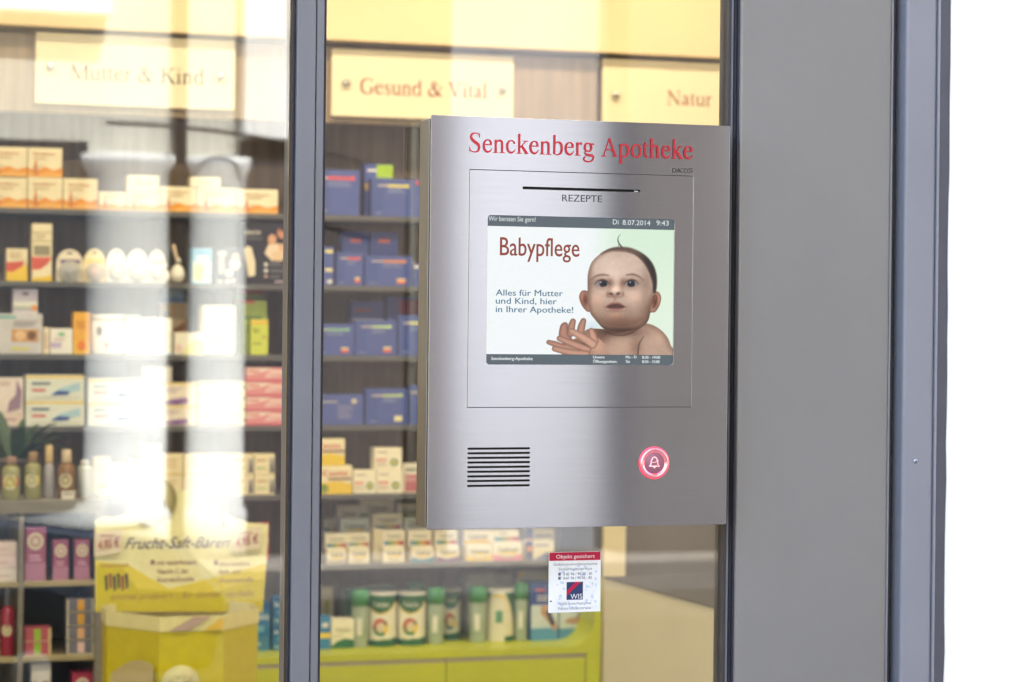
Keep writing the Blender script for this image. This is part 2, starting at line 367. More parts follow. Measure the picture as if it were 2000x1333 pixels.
def glass_mat():
    m = bpy.data.materials.new('window_glass'); m.use_nodes = True; nt = m.node_tree; nt.nodes.clear()
    out = nt.nodes.new('ShaderNodeOutputMaterial'); mix = nt.nodes.new('ShaderNodeMixShader'); tr = nt.nodes.new('ShaderNodeBsdfTransparent'); gl = nt.nodes.new('ShaderNodeBsdfGlossy')
    tr.inputs[0].default_value = (.95, .975, .965, 1); gl.inputs['Roughness'].default_value = 0.0
    lw = nt.nodes.new('ShaderNodeLayerWeight'); lw.inputs[0].default_value = .5
    pw = nt.nodes.new('ShaderNodeMath'); pw.operation = 'POWER'; pw.inputs[1].default_value = 4
    ma = nt.nodes.new('ShaderNodeMath'); ma.operation = 'MULTIPLY_ADD'; ma.inputs[1].default_value = .8; ma.inputs[2].default_value = .085
    tc = nt.nodes.new('ShaderNodeTexCoord'); nz = nt.nodes.new('ShaderNodeTexNoise'); nz.inputs['Scale'].default_value = 7; nz.inputs['Detail'].default_value = 5
    sm = nt.nodes.new('ShaderNodeMapRange'); sm.inputs['From Min'].default_value = .35; sm.inputs['From Max'].default_value = .75; sm.inputs['To Min'].default_value = .105; sm.inputs['To Max'].default_value = .135
    nt.links.new(tc.outputs['Object'], nz.inputs['Vector']); nt.links.new(nz.outputs[0], sm.inputs[0]); nt.links.new(sm.outputs[0], ma.inputs[2])
    nt.links.new(lw.outputs['Facing'], pw.inputs[0]); nt.links.new(pw.outputs[0], ma.inputs[0]); nt.links.new(ma.outputs[0], mix.inputs[0])
    nt.links.new(tr.outputs[0], mix.inputs[1]); nt.links.new(gl.outputs[0], mix.inputs[2]); nt.links.new(mix.outputs[0], out.inputs[0])
    return m
M_['glass'] = glass_mat()
def gx(u, Y): return P(u, 666, Y)[0]
ZB, ZT = 0.12, 3.0
# ------------------------------------------------------------------ the shop shell
SX0, SX1, SY1 = -3.2, 4.2, 4.30
struct(MB().box(SX0, SX1, .06, SY1, -.2, 0.0).build('floor', M_['floor']))
struct(MB().box(SX0, SX1, .06, SY1, 3.15, 3.3).build('ceiling', M_['white']))
struct(MB().box(SX0 - .2, SX1 + .2, SY1, SY1 + .2, -.2, 3.3).build('wall_back', M_['cream']))
struct(MB().box(SX0 - .2, SX0, .06, SY1, -.2, 3.3).build('wall_left', M_['cream']))
struct(MB().box(SX1, SX1 + .2, .06, SY1, -.2, 3.3).build('wall_right', M_['cream']))
# unseen upper storey, raised to shade the pavement, and blind parts of the front
tag(MB().box(-9, 9, -.002, .30, ZT + .04, 13.5).box(-9, -2.6, .0, .3, 0, ZT + .04).build('upper_facade', M_['plaster']), 'unseen pale plaster front above the shop windows, raised to shade the pavement', 'wall')
wf_ = empty('shop_front_frame', (0, 0, 0)); tag(wf_, 'grey metal frame above and below the two shop panes', 'frame')
MB().cbox(-2.6, .80, -.02, .10, 0.0, ZB, .004).build('plinth', M_['trimgrey'], wf_)
MB().cbox(-2.6, .80, -.02, .10, ZT, ZT + .04, .004).build('head_rail', M_['trimgrey'], wf_)

xm0, xm1 = gx(568, -.018), gx(633, -.018)
xg0, xg1 = gx(1415, -.006), gx(1440, -.03)
# panes
tag(MB().box(-2.6, xm0 - .001, 0, .008, ZB, ZT).build('window_pane', M_['glass']), 'large clear shop window pane left of the slim grey mullion, full of street reflections', 'window pane')
tag(MB().box(xm1 + .001, xg0, 0, .008, ZB, ZT).build('window_pane', M_['glass']), 'clear shop window pane between mullion and pillar, carrying the steel terminal', 'window pane')
# mullion
mu = empty('window_mullion', (0, 0, 0)); tag(mu, 'slim grey painted metal mullion between the two shop panes', 'mullion')
w = xm1 - xm0
MB().cbox(xm0 + .004, xm0 + .030, -.020, .06, ZB, ZT, .0015).cbox(xm0 + .0315, xm1 - .0035, -.017, .06, ZB, ZT, .0015).build('post', M_['mull'], mu)
MB().box(xm0 + .0300, xm0 + .0315, -.012, .05, ZB, ZT).build('groove', M_['rubber'], mu)
MB().cbox(xm0, xm0 + .0038, -.012, .01, ZB, ZT, .001).build('gasket', M_['rubber'], mu)
MB().cbox(xm1 - .0034, xm1 + .0006, -.012, .01, ZB, ZT, .001).build('gasket', M_['rubber'], mu)
# pillar
pl = empty('facade_pillar', (0, 0, 0)); tag(pl, 'broad smooth grey clad pillar right of the steel terminal', 'pillar')
xc0, xc1 = xg1, gx(1735, -.03)
MB().box(xg0, xg0 + .0042, -.010, .02, ZB, ZT).build('bead', mat('dark_bead', S(74, 70, 72), rough=.5, noise=.08, nscale=20), pl)
MB().cbox(xg0 + .0043, xg0 + .0062, -.013, .02, ZB, ZT, .0004).build('bead', M_['trimgrey'], pl)
MB().cbox(xg0 + .0065, xg0 + .012, -.020, .02, ZB, ZT, .001).build('gasket', M_['rubber'], pl)
MB().cbox(xg0 + .0125, xc0 - .0005, -.028, .02, 0, ZT, .002).build('frame', mat('anthracite_frame', S(52, 51, 64), rough=.45, noise=.08, nscale=20), pl)
MB().cbox(xc0, xc1, -.032, .05, 0, ZT, .003).build('cladding', M_['panelgrey'], pl)
MB().cbox(xc1 + .0005, xc1 + .004, -.030, .05, 0, ZT, .001).build('edge_bead', M_['trimgrey'], pl)
xs0, xs1 = gx(1764, -.045), gx(1824, -.045)
MB().box(xc1 + .004, xs0 - .001, -.012, .05, 0, ZT).build('joint', M_['black'], pl)
MB().cbox(xc1 + .0065, xc1 + .0105, -.024, .04, 0, ZT, .001).build('joint_seal', M_['rubber'], pl)
# corner profile with a screw
cp = empty('corner_profile', (0, 0, 0)); tag(cp, 'narrow lilac grey folded metal profile at the end of the shop front, with a screw', 'profile')
xe = gx(1851, -.03)
MB().cbox(xs0, xs1, -.046, .05, 0, ZT, .004).build('face', M_['trimgrey'], cp)
MB().cbox(xs1 + .0004, xs1 + .0045, -.049, .05, 0, ZT, .0018).build('ridge', M_['trimgrey'], cp)
fl = MB().cbox(xs1 + .005, xe, -.034, .05, 0, ZT, .003)
fl.build('flange', mat('shaded_flange_paint', S(86, 87, 98), rough=.5, noise=.06, nscale=20), cp)  # darker tone stands in for the shade on an angled face
sx, sz = P(1788, 901, -.046)
sc = MB().lathe([(.0001, .0016), (.0022, .0016), (.0033, .0008), (.0034, -.001)][::-1], sx, -.046, sz, 20, axis='y')
sc.box(sx - .0018, sx + .0018, -.0478, -.0474, sz - .0003, sz + .0003, mi=1).box(sx - .0003, sx + .0003, -.0479, -.0475, sz - .0018, sz + .0018, mi=1)
sc.build('screw', [M_['alu'], M_['black']], cp)
# neighbouring white wall with a rough plaster edge against the profile
bm = bmesh.new()
N = 60
vs = []
for k in range(N + 1):
    z = 3.04 * k / N; xo = xe - .0030 + random.uniform(-.0012, .0012)
    vs.append([bm.verts.new((xo, -.036, z)), bm.verts.new((9, -.036, z)), bm.verts.new((9, .3, z)), bm.verts.new((xo, .3, z))])
for k in range(N):
    for j in range(4): bm.faces.new((vs[k][j], vs[k][(j + 1) % 4], vs[k + 1][(j + 1) % 4], vs[k + 1][j]))
bm.faces.new(vs[0][::-1]); bm.faces.new(vs[-1])
tag(MB().bm(bm).build('plaster_wall', M_['plaster']), 'bright white plastered wall beyond the grey profile at the shop front', 'wall')

# ------------------------------------------------------------------ the street behind the viewer (seen as reflections)
struct(MB().box(-60, 60, -60, .6, -.6, -.16).build('ground', M_['asphalt']))
struct(MB().box(-60, 60, -4.2, -.021, -.3, 0).build('pavement', M_['paving']))
struct(MB().box(-60, 60, -4.35, -4.2, -.3, .003).build('kerb', M_['kerb']))
struct(MB().box(-60, 60, -12, -9.6, -.3, 0).build('pavement', M_['paving']))
M_['houseA'] = mat('pale_render', S(196, 194, 182), spec=0.0, rough=.9, noise=.06, nscale=2)
M_['houseA2'] = mat('pilaster_render', S(245, 243, 236), spec=0.0, rough=.8, noise=.03, nscale=2)
M_['columnA'] = mat('column_stone', S(232, 233, 228), spec=0.0, rough=.9, noise=.05, nscale=3)
M_['houseB'] = mat('brown_stone', S(84, 80, 78), spec=0.0, rough=.9, noise=.12, nscale=3)
M_['houseD'] = mat('grey_plaster', S(84, 80, 80), spec=0.0, rough=.9, noise=.06, nscale=2)
M_['houseD2'] = mat('light_grey_plaster', S(156, 157, 162), spec=0.0, rough=.9, noise=.05, nscale=2)
M_['houseC'] = mat('ochre_render', S(150, 134, 112), spec=0.0, rough=.9, noise=.08, nscale=2)
M_['pane'] = mat('dark_window_pane', S(48, 54, 62), rough=.05, spec=.8, noise=.1)
M_['cloth'] = mat('canvas', S(60, 56, 60), rough=.8, noise=.1)
def house(name, label, x0, x1, y, h, m, bays, pil=(), pm=None, door=None, canopy=None):
    t = empty(name, ((x0 + x1) / 2, y, 0)); tag(t, label, 'house', 'houses across the street')
    ox = (x0 + x1) / 2
    MB().box(x0 - ox, x1 - ox, -8, 0, -.16, h).build('wall', m, t)
    MB().box(x0 - ox, x1 - ox, -8.2, .25, h, h + .25).build('cornice', M_['houseA2'], t)
    for (a, b) in pil: MB().cbox(a - ox, b - ox, .002, .22 if b - a < .9 else .012, 0, h - .01, .004).build('pilaster', pm or M_['houseA2'], t)
    for (a, b, c, d) in bays:
        fr = MB()
        fr.box(a - ox, b - ox, .002, .08, c, c + .09).box(a - ox, b - ox, .002, .08, d - .09, d)
        fr.box(a - ox, a - ox + .09, .002, .08, c + .09, d - .09).box(b - ox - .09, b - ox, .002, .08, c + .09, d - .09).box((a + b) / 2 - ox - .04, (a + b) / 2 - ox + .04, .002, .07, c + .09, d - .09)
        for i_, p_ in enumerate(fr.v): fr.v[i_] = (p_[0], p_[1] + .012, p_[2])
        f = fr.build('window', M_['houseA2'], t)
        MB().box(a - ox + .09, b - ox - .09, .001, .03, c + .09, d - .09).build('pane', M_['pane'], f)
        MB().cbox(a - ox - .12, b - ox + .12, .002, .24, c - .12, c - .002, .01).build('sill', M_['houseA2'], f)
    return t, ox
hA, oA = house('town_house', 'pale rendered town house with white pilasters facing the shop', -9, 2.52, -12, 11, M_['houseA'],
   [(-.5, .98, 3.62, 5.4), (-3.6, -2.1, 3.62, 5.4), (-7, -5.5, 3.62, 5.4), (-3.6, -2.1, .7, 2.6), (-.5, .8, 7, 9), (-4, -2.6, 7, 9)],
   pil=[(-1.9, -1.55)])
for xq, rq in ((1.24, .27), (1.82, .20)):  # columns, panel, door and pipe added to reflect bright and dark bands
    MB().lathe([(rq * 1.12, 0), (rq * 1.12, .3), (rq, .34), (rq, 2.5), (rq * 1.15, 2.56), (rq * 1.15, 2.62)], xq - oA, .0, 0, 40).build('column', M_['columnA'], hA)
MB().cbox(1.975 - oA, 2.5 - oA, .002, .18, 2.75, 10.9, .004).build('added_render_panel', M_['houseA2'], hA)
MB().box(1.975 - oA, 2.5 - oA, .002, .06, 0, 2.74).build('door', M_['cloth'], hA)
MB().lathe([(.045, 0), (.045, 10.8)], 1.57 - oA, .08, 0, 16).build('added_downpipe', M_['cloth'], hA)
house('plaster_house', 'grey plastered house between the pale and the stone house across the street', 2.53, 4.55, -12, 11.5, M_['houseD'],
   [(2.7, 3.2, 5.3, 6.9), (2.7, 3.2, 8, 9.5), (3.75, 4.3, 5.6, 7.4)], pil=[(3.42, 4.545)], pm=M_['houseD2'])  # light bay added so the steel reflects bright beside a dark house
MB().box(-.2 - oA, .98 - oA, .002, .05, .25, 2.7).build('shop_window', M_['pane'], hA)
aw = MB().tube([(1.05 + 1.9 * k / 14 - oA, .36, 2.80 - .26 * (k / 14) ** 2.2) for k in range(15)], .013, n=10)
aw.build('gutter', M_['cloth'], hA)
house('stone_house', 'brown stone house beside the pale one facing the shop', 4.56, 13, -11.6, 26, M_['houseB'],
   [(5.4, 6.2, 3.4, 5.2), (7.3, 8.3, 3.4, 5.2), (9.4, 10.4, 3.4, 5.2), (7.2, 8.4, .6, 2.4)])  # unseen; made tall and dark so the steel's right side reflects dark
house('ochre_house', 'ochre rendered house at the far end of the street row', 13.01, 26, -12, 12, M_['houseC'],
   [(14, 15.2, 3.4, 5.2), (17, 18.2, 3.4, 5.2), (20, 21.2, 3.4, 5.2)])
# parked car across the road
M_['carpaint'] = mat('car_paint', S(92, 100, 112), rough=.2, metal=.5, coat=1.0, noise=.03)
M_['tyre'] = mat('tyre', S(25, 25, 26), rough=.8, noise=.1)
car = empty('parked_car', (-1.25, -7.2, -.16), pi); tag(car, 'blue grey parked car standing at the kerb behind the viewer', 'car')
prof = [(-2.1, .28), (-2.15, .62), (-1.95, .82), (-1.1, .95), (-.45, 1.40), (.35, 1.46), (1.1, 1.38), (1.75, 1.0), (2.1, .92), (2.15, .45), (2.05, .28)]
bm = bmesh.new()
L = [bm.verts.new((p[0], .84 - (.16 if p[1] > 1.1 else 0), p[1])) for p in prof]; Rr = [bm.verts.new((p[0], -.84 + (.16 if p[1] > 1.1 else 0), p[1])) for p in prof]
for k in range(len(prof)):
    k2 = (k + 1) % len(prof); bm.faces.new((L[k], L[k2], Rr[k2], Rr[k]))
bm.faces.new(L[::-1]); bm.faces.new(Rr); bmesh.ops.recalc_face_normals(bm, faces=bm.faces[:])
bmesh.ops.bevel(bm, geom=bm.edges[:], offset=.05, segments=3, profile=.5, affect='EDGES')
body = MB().bm(bm, smooth=True).build('body', M_['carpaint'], car)
gw = MB()
gw.add([(-1.0, .80, .98), (.2, .80, .98), (.2, .695, 1.36), (-.42, .695, 1.34)], [(3, 2, 1, 0)]).add([(.28, .80, .98), (1.55, .80, 1.0), (1.05, .695, 1.33), (.28, .695, 1.36)], [(3, 2, 1, 0)])
for v in range(len(gw.v)): gw.v[v] = (gw.v[v][0], gw.v[v][1] + .03, gw.v[v][2])
gw.build('side_window', M_['pane'], car)
MB().add([(-1.12, -.66, 1.0), (-1.12, .66, 1.0), (-.52, .58, 1.41), (-.52, -.58, 1.41)], [(0, 1, 2, 3)]).build('windscreen', M_['pane'], car)
for wx in (-1.35, 1.3):
    for wy in (.78, -.78):
        wh = MB().lathe([(.2, .1), (.3, .1), (.32, .06), (.32, -.06), (.3, -.1), (.2, -.1)][::-1], wx, wy, .32, 28, axis='y').build('wheel', M_['tyre'], car)
        MB().lathe([(.02, .105), (.2, .09), (.205, -.09), (.02, -.105)][::-1], wx, wy, .32, 20, axis='y').build('rim', M_['alu'], wh)

# ------------------------------------------------------------------ lamps of the shop
def lamp(x, y, power, size_deg, aim, label, colr):
    t = empty('ceiling_downlight', (x, y, 3.15)); tag(t, label, 'ceiling light', 'downlights in the shop ceiling')
    MB().lathe([(.05, -.012), (.065, -.012), (.068, -.001), (.05, -.001)], n=24).build('trim_ring', M_['alu'], t)
    MB().lathe([(.0005, -.008), (.048, -.008), (.049, -.002)], n=24).build('lens', mat('lamp_lens', (1, .85, .62), emit=1.2), t)
    d = bpy.data.lights.new('spot', 'SPOT'); d.energy = power; d.spot_size = R(size_deg); d.spot_blend = .7; d.color = colr; d.shadow_soft_size = .05
    o = bpy.data.objects.new('spot', d); COL.objects.link(o); o.parent = t; o.location = (0, 0, -.03)
    o.rotation_euler = (Vector(aim) - Vector((x, y, 3.12))).to_track_quat('-Z', 'Y').to_euler()
WARM = (1.0, .80, .55)
for k, (x, pw) in enumerate([(-.55, 4.4), (.15, 5.8), (.85, 7.2), (1.45, 7.2), (2.1, 6.7)]):
    lamp(x, 3.05, pw, 110, (x + .05, 3.9, 1.75), ['first', 'second', 'third', 'fourth', 'fifth'][k] + ' downlight from the left in the row before the shelves', WARM)
for k, (x, y) in enumerate([(-1.4, 1.6), (.4, 1.6), (2.2, 1.6)]):  # unseen panels added for soft general light in the shop
    t = empty('added_panel_light', (x, y, 3.15)); tag(t, ['left', 'middle', 'right'][k] + 'most added flat panel light in the shop ceiling', 'ceiling light', 'added panel lights in the shop ceiling')
    MB().cbox(-.62, .62, -.17, .17, -.03, -.001, .003).build('housing', M_['alu'], t)
    MB().box(-.59, .59, -.14, .14, -.033, -.0305).build('diffuser', mat('lamp_diffuser', (1, .9, .75), emit=.6), t)
    d = bpy.data.lights.new('panel', 'AREA'); d.shape = 'RECTANGLE'; d.size = 1.15; d.size_y = .26; d.energy = 6; d.color = (1.0, .86, .66)
    o = bpy.data.objects.new('panel', d); COL.objects.link(o); o.parent = t; o.location = (0, 0, -.04)
# ------------------------------------------------------------------ shelving along the back wall
YS = 3.9; YP = YS + .012
ZR = {k: P(u, v, YP)[1] for k, (u, v) in dict(A=(300, 412.5), B=(300, 553), C=(300, 693), D=(300, 832), E=(300, 970), F=(800, 1099)).items()}
xw0, xw1 = -.75, P(1176, 700, YS)[0]
su = empty('shelf_unit', (xw0, YS, 0)); tag(su, 'long dark wood shelf unit full of medicine boxes behind the window', 'shelf unit')
MB().box(0, xw1 - xw0, .33, .36, 0, 2.40).build('back_panel', M_['back'], su)
for x in (0, P(604, 600, YS)[0] - xw0, xw1 - xw0 - .018):
    MB().box(x, x + .018, .01, .329, 0, 2.40).build('upright', M_['shelf'], su)
for k, z in ZR.items():
    xa = .0185
    MB().cbox(xa, P(604, 600, YS)[0] - xw0 - .0005, 0, .325, z - .017, z - .0004, .0015).build('shelf', M_['shelf'], su)
    MB().cbox(P(604, 600, YS)[0] - xw0 + .0185, xw1 - xw0 - .0185, 0, .325, z - .017, z - .0004, .0015).build('shelf', M_['shelf'], su)
zs1, zs0 = P(700, 96, YS)[1], P(800, 236, YS)[1]
zf0, zf1 = zs0 - .014, P(640, 92, YS)[1] + .004
fb = tag(MB().cbox(-1.6, 4.1, YS + .02, YS + .05, zf0, zf1, .002).build('fascia_board', M_['fascia']), 'brown wood veneer band behind the lettered sign boards', 'board')
struct(MB().box(-3.2, 4.2, YS - .05, SY1 - .001, zf1 + .014, 3.149).build('wall_bulkhead', M_['cream']))
def sign(u0, u1, v0, v1, txt, tu0, tu1, tz, th, tcol, label, dots, x1=None):
    xa, _ = P(u0, 150, YS); xb = x1 or P(u1, 150, YS)[0]
    za, zb = P((u0 + u1) / 2, v1, YS)[1], P((u0 + u1) / 2, v0, YS)[1]
    t = empty('sign_board', ((xa + xb) / 2, YS, za)); tag(t, label, 'sign', 'lettered sign boards above the shelves')
    cx_ = (xa + xb) / 2
    MB().cbox(xa - cx_, xb - cx_, 0, .016, 0, zb - za, .002).build('board', M_['sign'], t)
    tx0, tx1 = P(tu0, 170, YS)[0], P(tu1, 170, YS)[0]; z0 = P((tu0 + tu1) / 2, tz, YS)[1] - za
    MB().text(txt, tx0 - cx_, z0, th, -.0008, tcol, width=tx1 - tx0, font='serif').build('lettering', M_['card'], t)
    for (du, dv) in dots:
        dx, dz = P(du, dv, YS)
        MB().lathe([(.012, 0), (.012, .012), (.009, .02), (.002, .021)], dx - cx_, 0, dz - za, 18, axis='y').build('standoff', M_['chrome'], t)
RD = S(150, 66, 40)
sign(69, 459, 71, 209, 'Mutter & Kind', 135, 398, 161, .047, S(92, 80, 66), 'cream sign board reading Mutter & Kind', [(98, 130), (430, 150)])
sign(648, 1003, 103, 233, 'Gesund & Vital', 702, 952, 188, .047, RD, 'cream sign board reading Gesund & Vital above the blue boxes', [(676, 163), (980, 176)])
sign(1177, 1600, 124, 262, 'Natur', 1302, 1390, 207, .047, RD, 'cream sign board reading Natur, cut off by the pillar', [(1202, 186), (1560, 206)], x1=P(1600, 150, YS)[0])

# ------------------------------------------------------------------ printed goods
W_ = S(238, 234, 224); CRM = S(240, 226, 186); ORG = S(232, 150, 40); YEL = S(238, 200, 40); RED = S(190, 50, 50); BLU = S(62, 80, 150); DBL = S(44, 58, 118)
GRN = S(40, 110, 60); LGR = S(150, 200, 110); PNK = S(222, 140, 150); LIL = S(170, 150, 190); GRY = S(130, 130, 132); DRK = S(30, 32, 44); BRN = S(120, 74, 44); SKN = S(222, 168, 130); TEA = S(120, 180, 190); SKY = S(130, 190, 225)
TXT = S(90, 84, 90)
def prt(mb, spec, w, h, y=-.0004):
    """print on a front face; fractions of width and height"""
    for i, e in enumerate(spec):
        yy = y - .00025 * (i + 1); k = e[0]
        if k == 'r': mb.rect(e[1] * w, e[3] * w, e[2] * h, e[4] * h, yy, e[5])
        elif k == 'e': mb.ell(e[1] * w, e[2] * h, e[3] * w, e[4] * h if e[4] else e[3] * w, yy, e[5])
        elif k == 'p': mb.poly([(a * w, b * h) for a, b in e[1]], yy, e[2])
        elif k == 't': mb.text(e[1], e[2] * w, e[3] * h, e[4] * h, yy, e[6], width=e[5] * w, bold=e[7] if len(e) > 7 else .01)
        elif k == 'l':   # a few lines of small print
            _, x0, z0, x1, z1, n, c = e
            for j in range(n):
                zz = z1 - (z1 - z0) * (j + .5) / n; xe_ = x1 - (x1 - x0) * random.uniform(0, .35)
                mb.rect(x0 * w, xe_ * w, (zz - (z1 - z0) / n * .22) * h, (zz + (z1 - z0) / n * .22) * h, yy, c)
def place(rect, dy=0, shelf=None, Y=None, zs=None):
    u0, v0, u1, v1 = rect; Yf = (Y if Y is not None else YP) + dy; um, vm = (u0 + u1) / 2, (v0 + v1) / 2
    x0, x1 = P(u0, vm, Yf)[0], P(u1, vm, Yf)[0]; z1, z0 = P(um, v0, Yf)[1], P(um, v1, Yf)[1]
    if shelf: z0 = ZR[shelf]
    if zs is not None: z0 = zs
    return x0, x1, z0, z1, Yf
def carton(name, label, rect, base, spec=(), dy=0, shelf=None, depth=.055, cat='box', group=None, rz=None, Y=None, zs=None, m='card', c=.0012):
    x0, x1, z0, z1, Yf = place(rect, dy, shelf, Y, zs); w, h = x1 - x0 - .0012, z1 - z0 - .0004
    mb = MB(); mb.cbox(0, w, 0, depth, 0, h, c, base); prt(mb, spec, w, h, -.0002)
    for i, p in enumerate(mb.v): mb.v[i] = (p[0] - w / 2, p[1], p[2])
    a = random.uniform(-.02, .02) if rz is None else rz
    o = mb.build(name, M_[m], None, (x0 + w / 2 + .0006, Yf, z0), (0, 0, a)); tag(o, label, cat, group); return o
# --- shelf A, left bay: cream boxes with an orange landscape
def femi(): return [('p', [(0, 0), (1, 0), (1, .34), (.75, .24), (.5, .36), (.25, .22), (0, .30)], ORG), ('p', [(0, 0), (1, 0), (1, .12), (.6, .2), (.3, .1), (0, .16)], S(240, 178, 80)),
                    ('p', [(.17, .06), (.3, .06), (.28, .34), (.25, .48), (.2, .48), (.16, .3)], S(206, 128, 50)), ('e', .225, .53, .035, .04, S(206, 128, 50)), ('e', .36, .36, .025, .03, TXT), ('t', 'femibion', .16, .74, .11, .62, S(190, 120, 70)), ('l', .16, .6, .7, .68, 1, S(200, 160, 110))]
G = 'cream boxes with orange landscapes on the top shelf'
for r, l in [((-22, 347, 53, 406), 'cream and orange box cut by the left picture edge, bottom of its pile'), ((-22, 287, 53, 346), 'cream and orange box cut by the left picture edge, upper one of its pile'),
             ((54, 347, 122, 407), 'cream and orange box, lower one of the second pile from the left'), ((54, 289, 122, 347), 'cream and orange box, upper one of the second pile from the left'),
             ((123, 349, 191, 409), 'cream and orange box standing single beside the two piles on the top shelf')]:
    carton('medicine_box', l, r, CRM, femi(), shelf='A' if r[3] > 400 else None, zs=None if r[3] > 400 else ZR['A'] + .0930, group=G)
for r, l in [((193, 375, 246, 411), 'first of the five low cream boxes after the tall ones on the top shelf'), ((247, 375, 312, 412), 'low cream box carrying a small lid box, left one, on the top shelf'), ((313, 365, 384, 414), 'low cream box between the two that carry a second box, top shelf'),
             ((385, 367, 462, 416), 'low cream box carrying a small box, right one, on the top shelf'), ((463, 370, 543, 419), 'last low cream box at the right end of the left top shelf')]:
    carton('medicine_box', l, r, S(244, 234, 200), femi(), shelf='A', group=G)
carton('medicine_box', 'small cream box lying on top of the second low cream box', (249, 343, 311, 374), S(244, 236, 208), [('l', .2, .3, .8, .7, 2, S(215, 190, 140))], zs=ZR['A'] + P(280, 375, YP)[1] - P(280, 412, YP)[1] + .001, group=G)
carton('medicine_box', 'small cream box lying on top of the fourth low cream box', (372, 346, 431, 367), S(244, 236, 208), [('l', .2, .3, .8, .7, 1, S(215, 190, 140))], zs=ZR['A'] + P(400, 367, YP)[1] - P(400, 416, YP)[1] + .001, group=G)
# --- shelf B, left bay
rb = [('p', [(0, .1), (1, 0), (1, .55), (.5, .36), (0, .3)], S(240, 200, 60)), ('p', [(0, .30), (.3, .28), (.75, .45), (.9, .62), (0, .58)], S(214, 92, 66)), ('p', [(0, 0), (1, 0), (1, .16), (0, .07)], YEL), ('l', .15, .68, .85, .9, 3, S(200, 170, 130))]
carton('medicine_box', 'cream carton with red swoosh at the left end of the second shelf', (12, 486, 54, 547), CRM, rb, shelf='B')
carton('medicine_box', 'tall slim carton with red swoosh, highest on the second shelf', (62, 437, 102, 548), CRM, [('p', [(0, 0), (1, 0), (1, .1), (0, .05)], YEL), ('p', [(0, .2), (.4, .2), (.8, .3), (1, .42), (0, .42)], S(214, 92, 66)), ('r', .1, .45, .9, .62, S(150, 140, 110)), ('r', 0, .68, 1, .70, S(190, 170, 130)), ('r', 0, .84, 1, .86, S(190, 170, 130)), ('l', .2, .72, .8, .82, 2, S(200, 180, 140))], shelf='B')
def blister(rect, label, cardc, c1, c2, hole=True):
    x0, x1, z0, z1, Yf = place(rect, 0, 'B'); w, h = x1 - x0, z1 - z0
    t = empty('dummy_pack', ((x0 + x1) / 2, Yf, z0)); tag(t, label, 'blister pack', 'round topped soother packs on the second shelf')
    pts = [(-w / 2, 0), (w / 2, 0)] + [(w / 2 * cos(a), h * .55 + h * .45 * sin(a)) for a in [pi * k / 14 for k in range(15)]]
    mb = MB(); mb.poly(pts, 0, cardc).poly([(p[0], p[1]) for p in pts], .002, cardc)
    n = len(pts); mb.add([(p[0], 0, p[1]) for p in pts] + [(p[0], .002, p[1]) for p in pts], [(i, i + n, (i + 1) % n + n, (i + 1) % n) for i in range(n)], cardc)
    mb.rect(-w * .36, w * .40, h * .56, h * .68, -.0006, c1)
    mb.ell(0, h * .88, w * .12, h * .025, -.0006, DRK, 12)
    mb.build('backing_card', M_['card'], t)
    b = MB(); b.lathe([(w * .44, 0), (w * .43, .012), (w * .34, .02), (.001, .022)], 0, -.001, h * .29, 24, S(240, 232, 214), axis='y').build('bubble', M_['film'], t)
    s = MB(); s.lathe([(w * .26, .001), (w * .27, .006), (w * .12, .012), (.002, .014)], 0, -.001, h * .29, 20, c2, axis='y').build('soother', M_['gloss'], t)
blister((110, 487, 162, 549), 'round topped soother pack with lilac band and dark soother', S(232, 220, 196), S(120, 96, 130), S(90, 96, 104))
blister((163, 486, 206, 550), 'round topped soother pack with yellow and pink soother', S(244, 226, 170), S(240, 210, 110), S(226, 150, 130))
blister((208, 486, 246, 551), 'white round topped soother pack right of the yellow one', S(246, 244, 232), S(240, 236, 220), S(245, 244, 238))
blister((247, 487, 289, 552), 'white round topped soother pack in the middle of the second shelf', S(246, 244, 232), S(236, 232, 216), S(250, 246, 240))
blister((290, 488, 323, 552), 'narrow white round topped soother pack beside the loose soothers', S(244, 240, 226), S(236, 206, 160), S(246, 240, 230))
def soother(rect, label, strap):
    x0, x1, z0, z1, Yf = place(rect, 0, 'B'); w = x1 - x0; h = z1 - z0
    t = empty('soother', ((x0 + x1) / 2, Yf + .02, z0)); tag(t, label, 'soother')
    hh = h * (.5 if strap else .8)
    MB().lathe([(.002, 0), (w * .42, hh * .12), (w * .5, hh * .45), (w * .4, hh * .8), (w * .16, hh * .95), (.002, hh)], n=22, col=S(244, 238, 222)).build('shield', M_['gloss'], t)
    MB().lathe([(.001, 0), (w * .18, .003), (w * .2, .01), (.001, .014)], w * .05, 0, hh + .004, 14, S(236, 228, 210)).build('knob', M_['gloss'], t)
    if strap: MB().tube([(0, 0, hh + .012), (-w * .12, .004, h * .72), (-w * .3, .008, h)], .0055, S(216, 190, 160)).build('strap', M_['card'], t)
soother((313, 520, 334, 552), 'small loose white soother beside the last white pack', False)
soother((335, 478, 363, 553), 'loose white soother with a strap standing up', True)
carton('medicine_box', 'light blue box with yellow picture standing on the second shelf', (375, 485, 414, 554), SKY, [('r', .04, .04, .96, .62, S(226, 232, 220)), ('p', [(.1, .1), (.5, .06), (.62, .4), (.4, .58), (.12, .5)], S(240, 222, 140)), ('r', .22, .66, .82, .78, W_), ('l', .3, .84, .7, .9, 1, S(80, 130, 190)), ('r', 0, 0, 1, .05, SKY)], shelf='B')
